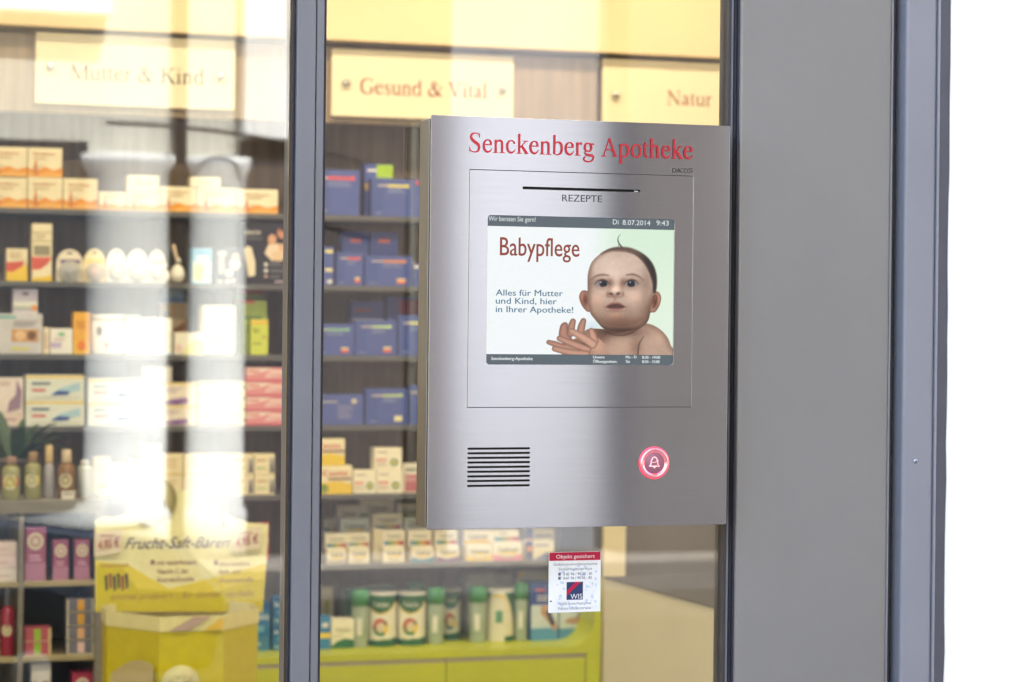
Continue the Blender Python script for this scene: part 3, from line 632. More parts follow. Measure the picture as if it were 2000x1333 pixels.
carton('medicine_box', 'dark box picturing white pieces, left of the big black thermometer box', (420, 484, 470, 556), S(52, 54, 66), [('r', .15, .28, .34, .86, S(200, 200, 180)), ('r', .12, .78, .42, .9, S(225, 222, 205)), ('e', .78, .55, .2, .16, S(238, 230, 208)), ('e', .8, .74, .14, .12, S(230, 190, 180)), ('e', .55, .3, .15, .1, S(236, 230, 210)), ('e', .2, .07, .1, .04, W_), ('e', .5, .07, .1, .04, W_), ('e', .72, .1, .07, .05, W_)], shelf='B')
carton('thermometer_box', 'big black box with a white ear thermometer and a family picture', (471, 434, 562, 559), S(30, 30, 40),
       [('t', 'BRAUN', .09, .80, .06, .31, S(225, 222, 210), .02), ('l', .1, .71, .5, .76, 1, S(110, 110, 120)), ('p', [(.06, .56), (.14, .62), (.22, .58), (.30, .36), (.30, .14), (.15, .12), (.12, .3)], S(240, 226, 196)),
        ('p', [(.5, .5), (.58, .64), (.8, .66), (1, .56), (.98, .42), (.66, .38)], S(236, 214, 186)), ('e', .66, .72, .09, .085, SKN), ('e', .88, .83, .11, .09, S(206, 138, 104)), ('r', .82, .86, .97, .93, DRK), ('e', .87, .6, .08, .06, S(226, 178, 146)), ('e', .8, .46, .16, .085, S(226, 196, 160)),
        ('e', .53, .32, .04, .03, W_), ('l', .62, .29, .95, .36, 3, S(130, 130, 140)), ('e', .53, .22, .04, .03, W_), ('l', .62, .19, .95, .25, 3, S(130, 130, 140)), ('e', .53, .13, .04, .02, S(220, 180, 170)), ('l', .62, .1, .9, .15, 2, S(130, 130, 140)), ('r', .72, .035, .95, .06, S(200, 180, 190))], shelf='B', depth=.09)
# --- shelf C, left bay
carton('medicine_box', 'wide pale grey box with a face picture at the left end of the third shelf', (-4, 613, 83, 691), S(206, 202, 202), [('r', .3, .3, .92, .62, S(200, 150, 90)), ('e', .5, .46, .13, .13, S(232, 190, 140)), ('e', .76, .46, .1, .12, S(120, 84, 50)), ('r', 0, .88, .4, .95, S(120, 180, 170)), ('r', .3, .1, .7, .16, S(220, 210, 80)), ('l', .35, .68, .9, .84, 3, S(160, 150, 150))], shelf='C', depth=.07)
carton('medicine_box', 'lilac grey box lying on the wide box with the face picture', (25, 564, 74, 612), S(190, 182, 196), [('r', 0, .3, 1, .48, S(226, 224, 214)), ('r', 0, 0, 1, .12, S(214, 206, 210)), ('e', .86, .24, .12, .12, ORG), ('r', .05, .22, .7, .28, S(190, 206, 170)), ('e', .5, .8, .16, .06, S(110, 84, 96))], zs=P(39, 613, YP)[1], dy=.004)
carton('medicine_box', 'thin cream box edge squeezed between the grey and white boxes', (84, 640, 97, 691), S(236, 222, 190), [('l', .2, .2, .8, .8, 5, S(180, 120, 110))], shelf='C')
carton('medicine_box', 'white box with green dot and lilac stripes on the third shelf', (98, 642, 142, 691), W_, [('r', 0, .24, .5, .46, S(196, 178, 212)), ('e', .5, .78, .16, .07, S(110, 190, 140)), ('l', .15, .52, .85, .64, 2, S(200, 160, 170))], shelf='C')
carton('medicine_box', 'bright orange upright box on the third shelf', (143, 610, 176, 691), S(238, 176, 50), [('r', 0, 0, 1, .3, S(240, 190, 60)), ('e', .5, .2, .3, .12, S(232, 130, 30)), ('l', .2, .6, .8, .8, 3, S(200, 120, 30))], shelf='C')
x0, x1, z0, z1, Yf = place((178, 615, 243, 692), .035, 'C'); rr_ = (x1 - x0) / 2
t = empty('milk_powder_tub', ((x0 + x1) / 2, Yf, z0)); tag(t, 'white cream tub with a dark oval mark beside the orange box', 'tub')
tb = MB().lathe([(rr_ * .97, 0), (rr_, .006), (rr_, z1 - z0 - .018)], n=32, col=S(240, 236, 220)); tb.text('', 0, 0, .01, 0, TXT) if False else None
for (th0, zz, rw, rh, cc) in [(-.65, .07, .011, .016, S(96, 96, 84)), (-.2, .028, .008, .012, S(190, 150, 140))]:
    pts = [((rr_ + .0005) * cos(-pi / 2 + th0 + rw / rr_ * cos(2 * pi * k / 14)), (rr_ + .0005) * sin(-pi / 2 + th0 + rw / rr_ * cos(2 * pi * k / 14)), zz + rh * sin(2 * pi * k / 14)) for k in range(14)]
    tb.add(pts, [tuple(range(14))], cc)
tb.build('body', M_['card'], t)
MB().lathe([(rr_ * 1.02, z1 - z0 - .0178), (rr_ * 1.02, z1 - z0 - .004), (rr_ * .98, z1 - z0), (.001, z1 - z0)], n=32, col=S(246, 242, 228)).build('lid', M_['gloss'], t)
carton('medicine_box', 'pale mint green box right of the white tub', (244, 616, 273, 692), S(196, 226, 200), [('e', .5, .85, .3, .08, W_), ('e', .5, .62, .25, .07, W_), ('r', 0, 0, 1, .1, S(160, 206, 170))], shelf='C')
carton('medicine_box', 'white box with pale print between the mint box and the low one', (274, 621, 336, 692), S(244, 240, 228), [('r', .2, .86, .8, .92, S(226, 210, 180)), ('l', .2, .4, .8, .62, 3, S(216, 206, 196)), ('r', 0, 0, 1, .06, S(190, 214, 226))], shelf='C')
carton('medicine_box', 'low white and yellow box before the hanging beige pack', (340, 650, 395, 692), S(236, 230, 210), [('p', [(.3, 0), (1, 0), (1, .6), (.7, .7), (.4, .3)], S(232, 222, 150)), ('e', .15, .3, .12, .2, S(230, 200, 190))], shelf='C')
carton('medicine_box', 'beige picture box standing at the back behind the low one', (312, 592, 368, 645), S(200, 164, 130), [('r', 0, .5, 1, 1, S(206, 176, 140)), ('p', [(.4, .45), (1, .7), (1, .5), (.6, .4)], S(150, 100, 60)), ('e', .2, .7, .12, .14, S(110, 110, 120)), ('r', 0, 0, 1, .3, S(120, 116, 110))], dy=.14, shelf='C')
carton('medicine_box', 'blue box lying on the beige picture box at the back', (318, 561, 360, 592), S(140, 166, 206), [('r', 0, .1, 1, .3, S(110, 136, 190)), ('l', .2, .5, .8, .8, 2, S(190, 206, 226))], dy=.145, zs=P(340, 592.5, YP + .14)[1])
carton('medicine_box', 'tall white box with pale figures, highest on the third shelf', (395, 597, 461, 693), S(242, 236, 210), [('p', [(.2, .2), (.3, .5), (.4, .2)], S(232, 222, 170)), ('p', [(.5, .2), (.62, .52), (.74, .2)], S(232, 222, 170)), ('l', .3, .8, .8, .92, 2, S(226, 214, 180)), ('r', .1, .64, .9, .66, S(220, 206, 170))], shelf='C', depth=.09, c=.006)
carton('medicine_box', 'tall green box at the back with red edge on the third shelf', (462, 567, 513, 693), S(120, 140, 72), [('r', 0, .94, 1, 1, S(160, 70, 60)), ('r', 0, .82, .6, .86, S(170, 80, 66)), ('l', .2, .6, .8, .7, 2, S(70, 96, 50)), ('r', 0, .0, .3, .8, S(104, 124, 70))], dy=.07, shelf='C')
carton('medicine_box', 'green box with dark lettering just before the tall green one', (474, 588, 521, 693), S(150, 166, 78), [('r', 0, .95, .5, 1, S(180, 90, 70)), ('r', .05, .66, .8, .72, S(80, 110, 60)), ('l', .1, .4, .7, .56, 2, S(110, 130, 60))], dy=.035, shelf='C', depth=.03)
carton('medicine_box', 'small yellow green box before the green ones on the third shelf', (490, 624, 524, 693), S(206, 214, 80), [('r', 0, .86, 1, .97, S(230, 190, 70)), ('l', .1, .62, .6, .76, 2, S(90, 110, 50)), ('r', .1, .3, .6, .34, S(110, 130, 60)), ('e', .75, .5, .1, .06, S(190, 160, 80))], shelf='C', depth=.03)
# --- shelf D, left bay
carton('medicine_box', 'white box with purple drop shape at the left end of the fourth shelf', (-6, 738, 46, 806), S(232, 218, 206), [('p', [(.4, 0), (.9, .1), (.95, .6), (.75, .95), (.7, .5), (.45, .3)], S(150, 120, 140)), ('l', .1, .75, .5, .9, 2, S(190, 150, 150))], zs=ZR['D'] + .042, depth=.06)
carton('medicine_box', 'flat beige box under the white one with the purple drop', (-10, 806, 47, 831), S(226, 206, 190), [('l', .2, .3, .8, .7, 1, S(190, 150, 150))], shelf='D', depth=.06)
def dev(): return [('r', 0, .88, 1, .97, S(238, 206, 100)), ('r', .1, .36, .34, .46, S(206, 90, 84)), ('p', [(.44, .26), (.6, .52), (.92, .72), (.94, .4), (.6, .24)], S(176, 206, 220)), ('p', [(.42, .2), (.55, .4), (.76, .36), (.72, .22)], S(60, 84, 150)), ('r', .1, .1, .92, .14, S(200, 196, 180))]
def devp(): return dev() + [('l', .1, .55, .42, .8, 1, S(120, 130, 140))]
gd = 'white boxes picturing a blue device on the fourth shelf'
for (r, z, l) in [((50, 783, 165, 831), 0, 'white box with blue device, lower one of the left pair'), ((50, 733, 165, 782), 1, 'white box with blue device, upper one of the left pair'), ((172, 786, 285, 832), 0, 'white box with blue device, lower one of the right pair'), ((172, 740, 285, 785), 1, 'white box with blue device, upper one of the right pair')]:
    carton('medicine_box', l, r, S(226, 228, 214), devp(), shelf='D' if not z else None, zs=None if not z else P((r[0] + r[2]) / 2, r[3] + 1, YP)[1], group=gd, depth=.08, rz=0)
def purp(): return [('r', 0, .9, 1, 1, S(240, 214, 140)), ('l', .2, .55, .7, .8, 2, S(190, 170, 190)), ('p', [(.25, .1), (.5, .3), (.8, .36), (.85, .12), (.6, .05)], S(150, 116, 170)), ('p', [(.45, .06), (.6, .2), (.74, .1)], S(110, 70, 130))]
carton('medicine_box', 'cream box with purple print, lower one of two between device and plain boxes', (288, 793, 384, 832), S(238, 226, 206), purp(), shelf='D', depth=.08, rz=0)
carton('medicine_box', 'cream box with purple print, upper one of two between device and plain boxes', (288, 748, 384, 792), S(238, 226, 206), purp(), zs=P(336, 793, YP)[1], depth=.08, rz=0)
carton('medicine_box', 'small grey cream box on top of the purple printed pair', (281, 716, 336, 747), S(206, 200, 186), [('l', .2, .3, .8, .7, 2, S(160, 150, 140))], zs=P(308, 747.5, YP)[1])
for k in range(4):
    v1 = 832 - 21.7 * k
    carton('medicine_box', 'flat plain cream box, %s of the cream pile of four' % ['bottom one', 'second from below', 'third from below', 'top one'][k], (386, v1 - 21.2, 480, v1), S(240, 228, 190), [('r', .5, .16, .9, .24, S(200, 150, 110)), ('r', .0, .8, 1, .9, S(244, 222, 150)), ('e', .97, .5, .03, .12, TXT)], shelf='D' if k == 0 else None, zs=None if k == 0 else P(433, v1 + .5, YP)[1], group='cream pile of four on the fourth shelf', depth=.08, rz=0)
for k in range(4):
    v1 = 832 - 28.6 * k
    carton('medicine_box', 'flat pink and white box, %s of the pink pile of four' % ['bottom one', 'second from below', 'third from below', 'top one'][k], (481, v1 - 28.1, 567, v1), S(226, 146, 150), [('p', [(0, .5), (.3, .62), (.6, .95), (0, .95)], S(244, 224, 206)), ('p', [(.4, .3), (.95, .45), (.95, .8), (.55, .85)], S(240, 206, 196)), ('r', .03, .68, .3, .82, S(214, 110, 110)), ('r', 0, 0, 1, .14, S(206, 96, 116)), ('r', .5, .5, .9, .58, S(220, 140, 140))], shelf='D' if k == 0 else None, zs=None if k == 0 else P(524, v1 + .5, YP)[1], group='pink pile of four on the fourth shelf', depth=.08, rz=0)
# --- shelf E, left bay
carton('medicine_box', 'slim peach box at the left of the fifth shelf', (183, 893, 215, 969), S(240, 214, 180), [('e', .5, .28, .2, .08, S(236, 176, 120)), ('l', .2, .6, .8, .8, 2, S(220, 170, 140)), ('r', 0, .5, 1, .52, S(220, 180, 150))], shelf='E')
carton('medicine_box', 'short cream box with two dots beside the peach box', (216, 907, 244, 969), S(242, 230, 200), [('e', .6, .62, .1, .04, RED), ('e', .2, .62, .1, .04, S(226, 150, 110)), ('e', .15, .12, .08, .04, RED), ('e', .85, .12, .08, .04, RED)], shelf='E')
x0, x1, z0, z1, Yf = place((245, 899, 273, 970), .015, 'E'); r_ = (x1 - x0) / 2; h_ = z1 - z0
t = empty('lotion_bottle', ((x0 + x1) / 2, Yf + .004, z0)); tag(t, 'teal lotion bottle with white cap beside the cream boxes', 'bottle')
MB().lathe([(r_ * .9, 0), (r_, .004), (r_, h_ * .68), (r_ * .8, h_ * .78), (r_ * .5, h_ * .84)], n=24, col=TEA, cfun=lambda a, z: S(226, 206, 150) if (abs(a - .02) < .06 or a > .96) and h_ * .4 < z < h_ * .5 else (S(100, 170, 184) if z < h_ * .6 else TEA)).build('body', M_['gloss'], t)
MB().lathe([(r_ * .55, h_ * .842), (r_ * .55, h_ * .97), (r_ * .5, h_), (.001, h_)], n=20, col=S(220, 232, 232)).build('cap', M_['gloss'], t)
carton('medicine_box', 'plain cream upright box at the back of the fifth shelf', (274, 867, 313, 970), S(240, 222, 176), [('l', .4, .3, .9, .6, 2, S(214, 190, 140))], dy=.03, shelf='E')
G = 'cream boxes with grey picture, two rows on the fifth shelf'
def crb(): return [('r', .72, .1, .98, .8, S(170, 164, 150)), ('p', [(.76, .1), (.8, .5), (.86, .64), (.94, .3), (.96, .1)], S(110, 104, 104)), ('l', .1, .6, .6, .82, 1, S(206, 170, 120)), ('r', .1, .3, .6, .38, S(170, 196, 140))]
for row in (0, 1):
    for k, (a, b) in enumerate([(314, 357), (358, 404), (405, 453), (454, 496), (497, 537)]):
        v1 = 970 - 42 * row
        carton('medicine_box', '%s row cream box with grey picture, %s on the fifth shelf' % (['lower', 'upper'][row], ['first from the left', 'second from the left', 'middle one', 'next to last', 'last at the right'][k]), (a, v1 - 41, b, v1), S(242, 226, 184), crb() if k > 2 else [('l', .15, .3, .8, .8, 3, S(216, 186, 140)), ('r', 0, 0, 1, .1, S(236, 206, 140))], shelf='E' if row == 0 else None, zs=None if row == 0 else P((a + b) / 2, v1 + .5, YP)[1], group=G, rz=0)
# --- right bay, blue boxes
def blue(barc, x0=.35, sq=None, mir=False, lines=True):
    s = [('r', 0, 0, .28, 1, S(70, 86, 150)), ('r', .14, .80, .5, .835, S(226, 206, 190)), ('r', x0, .785, .82, .85, barc), ('e', .83, .82, .05, .05, barc)]
    if lines: s += [('l', x0, .62, .82, .76, 3, S(140, 150, 200)), ('l', .1, .06, .3, .12, 2, S(150, 160, 206))]
    if sq: s += [('r', .68, .1, .86, .24, sq), ('r', .68, .2, .86, .25, S(236, 226, 170))]
    return s
G = 'blue boxes on the shelves left of the terminal'; O_ = S(236, 150, 70)
BB = S(78, 92, 158)
for (r, sh, dy, l, sp) in [
  ((620, 332, 703, 426), 'A', 0, 'blue box with red bar beside the mullion on the top right shelf', blue(S(226, 90, 90), .22)),
  ((712, 321, 767, 426), 'A', .05, 'tall blue box with lime sticker standing behind another blue box', [('r', .42, .74, 1, .99, S(170, 206, 50)), ('r', .1, .86, .42, .9, W_), ('r', .02, .5, .2, .64, S(236, 190, 80))]),
  ((725, 350, 809, 426), 'A', 0, 'blue box with yellow bar and white lines before the lime stickered one', blue(S(238, 222, 110), .38)),
  ((810, 351, 850, 427), 'A', 0, 'blue box with red corner half hidden by the terminal, top right shelf', [('r', 0, .86, .4, .95, RED)]),
  ((667, 452, 720, 561), 'B', .09, 'blue box with orange band at the back, left one of two', [('r', 0, .0, 1, .42, S(206, 196, 180)), ('r', 0, .42, 1, .54, O_), ('r', .3, .8, .7, .86, S(226, 110, 90))]),
  ((722, 453, 777, 561), 'B', .09, 'blue box with orange band at the back, right one of two', [('r', 0, .0, 1, .42, S(206, 196, 180)), ('r', 0, .42, 1, .54, O_), ('r', .3, .8, .7, .86, S(226, 110, 90))]),
  ((614, 482, 652, 560), 'B', 0, 'narrow blue box with two yellow marks beside the mullion', [('r', .55, .84, .95, .92, S(238, 226, 140)), ('r', .55, .36, .95, .44, S(238, 226, 170)), ('e', .8, .1, .15, .05, W_)]),
  ((657, 493, 710, 561), 'B', 0, 'blue box with red bar and red square on the second right shelf', blue(S(226, 100, 80), .4, S(236, 120, 70))),
  ((712, 500, 805, 562), 'B', 0, 'wide blue box with orange bar on the second right shelf', blue(O_, .38, S(240, 130, 80))),
  ((808, 515, 850, 562), 'B', 0, 'low blue box half hidden by the terminal, second right shelf', [('r', 0, .8, .3, .9, W_)]),
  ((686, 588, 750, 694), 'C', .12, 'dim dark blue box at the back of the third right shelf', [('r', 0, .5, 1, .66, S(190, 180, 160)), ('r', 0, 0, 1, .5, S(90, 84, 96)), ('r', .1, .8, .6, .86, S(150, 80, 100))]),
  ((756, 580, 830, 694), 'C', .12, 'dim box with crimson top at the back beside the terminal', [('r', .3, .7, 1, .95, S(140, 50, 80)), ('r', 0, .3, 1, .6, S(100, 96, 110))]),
  ((612, 633, 692, 693), 'C', 0, 'blue box with green bar beside the mullion on the third right shelf', blue(S(150, 200, 150), .3, S(226, 110, 90))),
  ((693, 626, 775, 694), 'C', 0, 'blue box with pale green bar in the middle of the third right shelf', blue(S(200, 226, 160), .4, S(226, 120, 100))),
  ((778, 617, 850, 694), 'C', 0, 'tall blue box with yellow bar half hidden by the terminal, third right shelf', blue(S(226, 222, 130), .3)),
  ((618, 771, 710, 831), 'D', 0, 'blue box with white circle beside the mullion on the fourth right shelf', [('r', .1, .74, .45, .78, S(200, 190, 170)), ('e', .8, .78, .06, .08, S(220, 206, 180)), ('l', .45, .2, .8, .66, 5, S(150, 146, 186))]),
  ((714, 760, 797, 831), 'D', 0, 'blue box with green bar and cream square on the fourth right shelf', blue(S(190, 210, 140), .4, S(236, 226, 170))),
  ((801, 753, 850, 831), 'D', 0, 'blue box half hidden by the terminal on the fourth right shelf', [('r', 0, .8, .4, .84, S(200, 190, 170))])]:
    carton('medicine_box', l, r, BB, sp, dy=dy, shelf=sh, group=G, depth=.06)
# --- right bay, shelf E
def cev(): return [('p', [(0, 0), (1, 0), (1, .34), (.6, .46), (0, .40)], YEL), ('e', .12, .2, .16, .16, S(130, 150, 50)), ('t', 'Cevitt', .08, .64, .2, .78, S(206, 70, 70), .015), ('r', .25, .5, .98, .57, S(130, 80, 70))]
carton('medicine_box', 'yellow and cream vitamin box with red lettering, upper one beside the mullion', (612, 857, 674, 909), S(242, 228, 186), cev(), zs=P(650, 910, YP)[1], rz=0)
carton('medicine_box', 'yellow and cream vitamin box with red lettering, lower one beside the mullion', (624, 910, 688, 966), S(242, 228, 186), cev(), shelf='E', rz=0)
def bew(): return [('l', .1, .76, .6, .86, 1, S(120, 110, 110)), ('r', .06, .42, .45, .5, S(220, 100, 100)), ('e', .72, .34, .15, .17, S(70, 140, 80)), ('e', .72, .34, .08, .09, S(236, 200, 110)), ('l', .08, .2, .5, .34, 2, S(200, 170, 140))]
carton('medicine_box', 'white box with green flower, left of the lower pair', (690, 919, 735, 966), S(244, 234, 204), bew(), shelf='E', rz=0)
carton('medicine_box', 'white box with green flower, right of the lower pair', (736, 918, 787, 966), S(244, 234, 204), bew(), shelf='E', rz=0)
carton('medicine_box', 'white box with green flower, standing on the lower pair', (731, 875, 785, 917), S(244, 234, 204), bew(), zs=P(758, 918, YP)[1], rz=0)
carton('medicine_box', 'white box with crimson panel and green lettering beside the terminal', (788, 906, 850, 966), S(236, 226, 206), [('r', .05, .05, .95, .64, S(190, 110, 120)), ('r', .05, .4, .95, .56, S(206, 150, 150)), ('t', 'GRANU', .06, .74, .14, .7, S(40, 90, 60), .02)], shelf='E', rz=0)
# --- right bay, shelf F: multivitamin boxes, three tiers deep
def cen(c2=None, low=False, letters=True, sw=None):
    s = []
    if low:
        if c2: s.append(('p', [(0, 0), (1, 0), (1, .36), (.75, .24), (.4, .2), (0, .34)], c2))
        s += [('p', [(.2, .36), (.86, .36), (.78, .48), (.3, .46)], YEL), ('t', 'Centrum', .16, .5, .26, .7, S(40, 60, 56), .02), ('l', .25, .12, .8, .24, 1, S(160, 140, 110))]
    else:
        n = 6; cs = [S(80, 130, 170), S(100, 150, 110), S(150, 160, 70), S(206, 176, 60), S(206, 120, 60), S(176, 66, 50)]
        s += [('r', .08 + .86 * k / n, .08, .08 + .86 * (k + 1) / n, .5, cs[k]) for k in range(n)]
        s += [('t', 'Centrum', .2, .66, .17, .6, S(90, 96, 80), .015), ('r', .3, .58, .7, .62, S(206, 180, 90))]
    return s
G = 'multivitamin boxes below the terminal'
CB = S(240, 230, 200)
back = [((632, 1014, 659, 1047), 'small rainbow striped box beside the mullion, middle tier'), ((658, 987, 703, 1047), 'rainbow striped box in the back row, left one'), ((703, 973, 770, 1040), 'large pale rainbow box in the back row'), ((776, 983, 838, 1040), 'rainbow box in the back row beside the terminal edge')]
for r, l in back: carton('vitamin_box', l, r, S(226, 222, 206), [('r', 0, .3, 1, .6, S(150, 160, 120))] + cen(), dy=.2, zs=ZR['F'] + .066, depth=.06, group=G)
for r, l in [((664, 1013, 722, 1042), 'white pale labelled box in the middle tier, left'), ((790, 1011, 836, 1036), 'teal edged box in the middle tier beside the terminal')]:
    carton('vitamin_box', l, r, S(224, 228, 216), cen(S(100, 170, 180), True), dy=.14, zs=ZR['F'] + .066, depth=.05, group=G)
carton('vitamin_box', 'rainbow striped box in the middle tier, right', (727, 1003, 786, 1036), CB, cen(), dy=.14, zs=ZR['F'] + .066, depth=.05, group=G)
# the riser the upper tiers stand on
tag(MB().cbox(0, .56, 0, .16, 0, .064, .002, S(120, 118, 112)).build('shelf_riser', M_['card'], None, (P(640, 1060, YP + .125)[0], YP + .135, ZR['F'])), 'grey step riser carrying the back vitamin boxes', 'riser')
for r, l in [((634, 1043, 680, 1099), 'rainbow box behind the first small vitamin box from the mullion'), ((677, 1041, 723, 1099), 'rainbow box behind the second small vitamin box from the mullion'), ((746, 1036, 791, 1099), 'tall rainbow box behind the third small vitamin box, pale outline print'), ((797, 1036, 843, 1098), 'rainbow box behind the small teal edged box'), ((849, 1036, 894, 1097), 'rainbow box behind the small purple edged box')]:
    carton('vitamin_box', l, r, CB, [(e if e[0] == 't' else e) for e in [('r', .08 + .86 * k / 6, .42, .08 + .86 * (k + 1) / 6, .66, c_) for k, c_ in enumerate([S(80, 130, 170), S(100, 150, 110), S(150, 160, 70), S(206, 176, 60), S(206, 120, 60), S(176, 66, 50)])]] + [('t', 'Centrum', .2, .76, .11, .6, S(90, 96, 80), .015)], dy=.055, shelf='F', depth=.06, group=G)
carton('vitamin_box', 'tall cream box with a plain front left of the tall rainbow box', (729, 1034, 746, 1099), S(232, 218, 180), [('r', .1, .1, .9, .9, S(226, 210, 170))], dy=.055, shelf='F', depth=.06, group=G)
for r, l, c2 in [((638, 1072, 677, 1100), 'small grey labelled vitamin box nearest the mullion', S(190, 180, 170)), ((681, 1069, 721, 1100), 'small plain cream vitamin box, second from the mullion', None), ((748, 1068, 791, 1099), 'small plain cream vitamin box, third from the mullion', None), ((804, 1068, 848, 1098), 'small vitamin box with teal lower edge', S(40, 130, 160)), ((852, 1066, 897, 1097), 'small vitamin box with purple lower edge', S(110, 40, 110))]:
    carton('vitamin_box', l, r, CB, cen(c2, True), shelf='F', depth=.045, group=G)
carton('vitamin_box', 'yellow edged vitamin box at the back under the terminal', (906, 1036, 959, 1096), CB, [('r', 0, .5, 1, .64, YEL), ('t', 'Centrum', .14, .72, .16, .72, S(40, 60, 56), .02), ('r', .2, .66, .85, .7, S(230, 190, 60))], dy=.055, shelf='F', group=G)
carton('vitamin_box', 'pink edged rainbow box at the back under the terminal', (958, 1036, 1014, 1096), CB, [('r', 0, .42, .1, .6, PNK)] + [('r', .12 + .86 * k / 6, .56, .12 + .86 * (k + 1) / 6, .76, c_) for k, c_ in enumerate([S(80, 130, 150), S(80, 140, 80), S(150, 150, 60), S(196, 156, 60), S(206, 120, 90), S(190, 80, 80)])] + [('l', .3, .85, .7, .92, 1, TXT)], dy=.055, shelf='F', group=G)
carton('vitamin_box', 'small vitamin box with yellow lower half in the front row', (911, 1065, 962, 1095), CB, cen(YEL, True), shelf='F', group=G, depth=.045)
carton('vitamin_box', 'small vitamin box with pink lower edge in the front row', (963, 1060, 1020, 1094), CB, cen(S(226, 130, 150), True), shelf='F', group=G, depth=.045)
for r, dy, l in [((1026, 1034, 1083, 1094), .055, 'blue and beige box with orange emblem, back one near the sticker'), ((1026, 1057, 1083, 1093), 0, 'blue and beige box with orange emblem, front one near the sticker')]:
    carton('medicine_box', l, r, S(226, 214, 176) if dy == 0 else S(176, 164, 130), [('r', 0, 0, .26, 1, S(50, 56, 110)), ('e', .14, .6, .1, .16 if dy == 0 else .1, S(220, 140, 70)), ('l', .32, .68, .95, .86, 1, TXT), ('p', [(.3, 0), (1, 0), (1, .3), (.7, .38)], S(110, 116, 150))], dy=dy, shelf='F', depth=.045)  # back box has a darker base, shade put into its colour
# ------------------------------------------------------------------ lime cabinet under the shelves
YC = 3.79
zc = P(780, 1263, YP)[1]; xl = -.75; xr = P(1174, 1240, YC)[0]
zup = P(1165, 1128, YC)[1]
lc = empty('drawer_cabinet', (0, YC, 0)); tag(lc, 'lime green drawer cabinet with a rounded upturned end, carrying the shakes', 'cabinet')
prof = [(xl, zc - .022), (xl, zc)]
rf = .075; tw = .022
for k in range(9):
    a = -pi / 2 + pi / 2 * k / 8; prof.append((xr - tw - rf + rf * cos(a), zc + rf + rf * sin(a)))
prof += [(xr - tw, zup), (xr, zup), (xr, zc - .022)]
bm = bmesh.new(); va = [bm.verts.new((p[0], 0, p[1])) for p in prof]; vb = [bm.verts.new((p[0], .44, p[1])) for p in prof]; n = len(prof)
for k in range(n): bm.faces.new((va[k], va[(k + 1) % n], vb[(k + 1) % n], vb[k]))
bm.faces.new(va); bm.faces.new(vb[::-1]); bmesh.ops.recalc_face_normals(bm, faces=bm.faces[:])
MB().bm(bm).build('top', M_['lime'], lc)
xd = P(872, 1300, YC)[0]; xre = P(1143, 1300, YC)[0]; zst = P(900, 1279, YC)[1]; zsb = P(900, 1293, YC)[1]
MB().box(xl, xr, .02, .44, .02, zc - .0225).build('carcass', M_['lime'], lc)
MB().cbox(xl, xr, .0005, .0195, zst + .001, zc - .0223, .001).build('rail', M_['lime'], lc)
MB().cbox(xre + .003, xr, .0008, .0195, .02, zst, .001).build('side_rail', M_['lime'], lc)
for a, b in ((xl, xd - .0015), (xd + .0015, xre)):
    d_ = MB().cbox(a, b, .001, .0193, .08, zsb - .001, .0015).build('drawer', M_['lime'], lc)
    MB().cbox(a, b, .003, .0190, zsb, zst - .0005, .001).build('handle_strip', M_['strip'], d_)
# --- goods on the cabinet
def can(rect, label, kind, dy):
    x0, x1, z0, z1, Yf = place(rect, dy, zs=zc); r = (x1 - x0) / 2 * .985; h = z1 - z0
    t = empty('powder_tin', ((x0 + x1) / 2, Yf + r, zc)); tag(t, label, 'tin', 'round diet powder tins on the lime cabinet')
    edge = {'blue': S(50, 70, 140)}.get(kind, S(226, 190, 40)); G2 = S(30, 100, 56)
    def cf(a, z):
        f = ((a + .5) % 1 - .5) * 2 * pi + .32; q = z / h
        if kind == 'back':
            if q > .93: return W_
            if .36 < q < .60 and -.30 < f < .25: return S(90, 150, 110)
            e = .84 - .55 * max(0, abs(f + .1) - .35) ** 1.5
            if q > e + .045: return G2 if q > e + .09 and abs(f) > .3 else S(240, 236, 214)
            if q > e: return edge
            return G2 if q < .1 and f > .4 else S(232, 224, 196)
        if q > .95: return W_
        e = .60 + .16 * min(f * f, 1.2)
        if q > e + .03: return G2
        if q > e: return edge
        d = sqrt((f * .9) ** 2 + ((q - .36) * 3.0) ** 2)
        if d < .28: return S(226, 206, 170)
        if d < .50:
            an = math.atan2((q - .36) * 3, f * .9)
            return S(196, 80, 50) if an > 1.0 else (S(60, 120, 150) if kind == 'blue' else S(60, 130, 70)) if an > -2.4 and an < -.9 else YEL if an < 0.3 and an > -.9 else S(120, 110, 60)
        return G2 if q < .13 + .02 * f else S(240, 234, 214)
    prof = [(r * .98, 0)] + [(r, .002 + (h * .955 - .002) * k / 60) for k in range(61)]
    b = MB().lathe(prof, n=84, cfun=cf)
    if kind != 'back': b.text('Yokebe', -r * .32, h * .74, h * .105, .0006, S(240, 236, 220), width=r * 1.15, anchor='c', bold=.015, wrap=(0, 0, r))
    b.build('body', M_['gloss'], t)
    MB().lathe([(r * 1.03, h * .956), (r * 1.04, h * .99), (r * 1.0, h), (r * .9, h * .992), (.001, h * .99)], n=40, col=S(240, 234, 218)).build('lid', M_['gloss'], t)
can((724, 1159, 781, 1262), 'green and white powder tin, left one of the adjoining pair', '', .0)
can((783, 1159, 838, 1262), 'green and white powder tin, right one of the adjoining pair', '', .0)
can((866, 1151, 905, 1254), 'powder tin with blue trim behind the second clear shaker', 'blue', .10)
can((957, 1151, 1011, 1256), 'powder tin turned round, showing its cream back with a green square', 'back', .02)
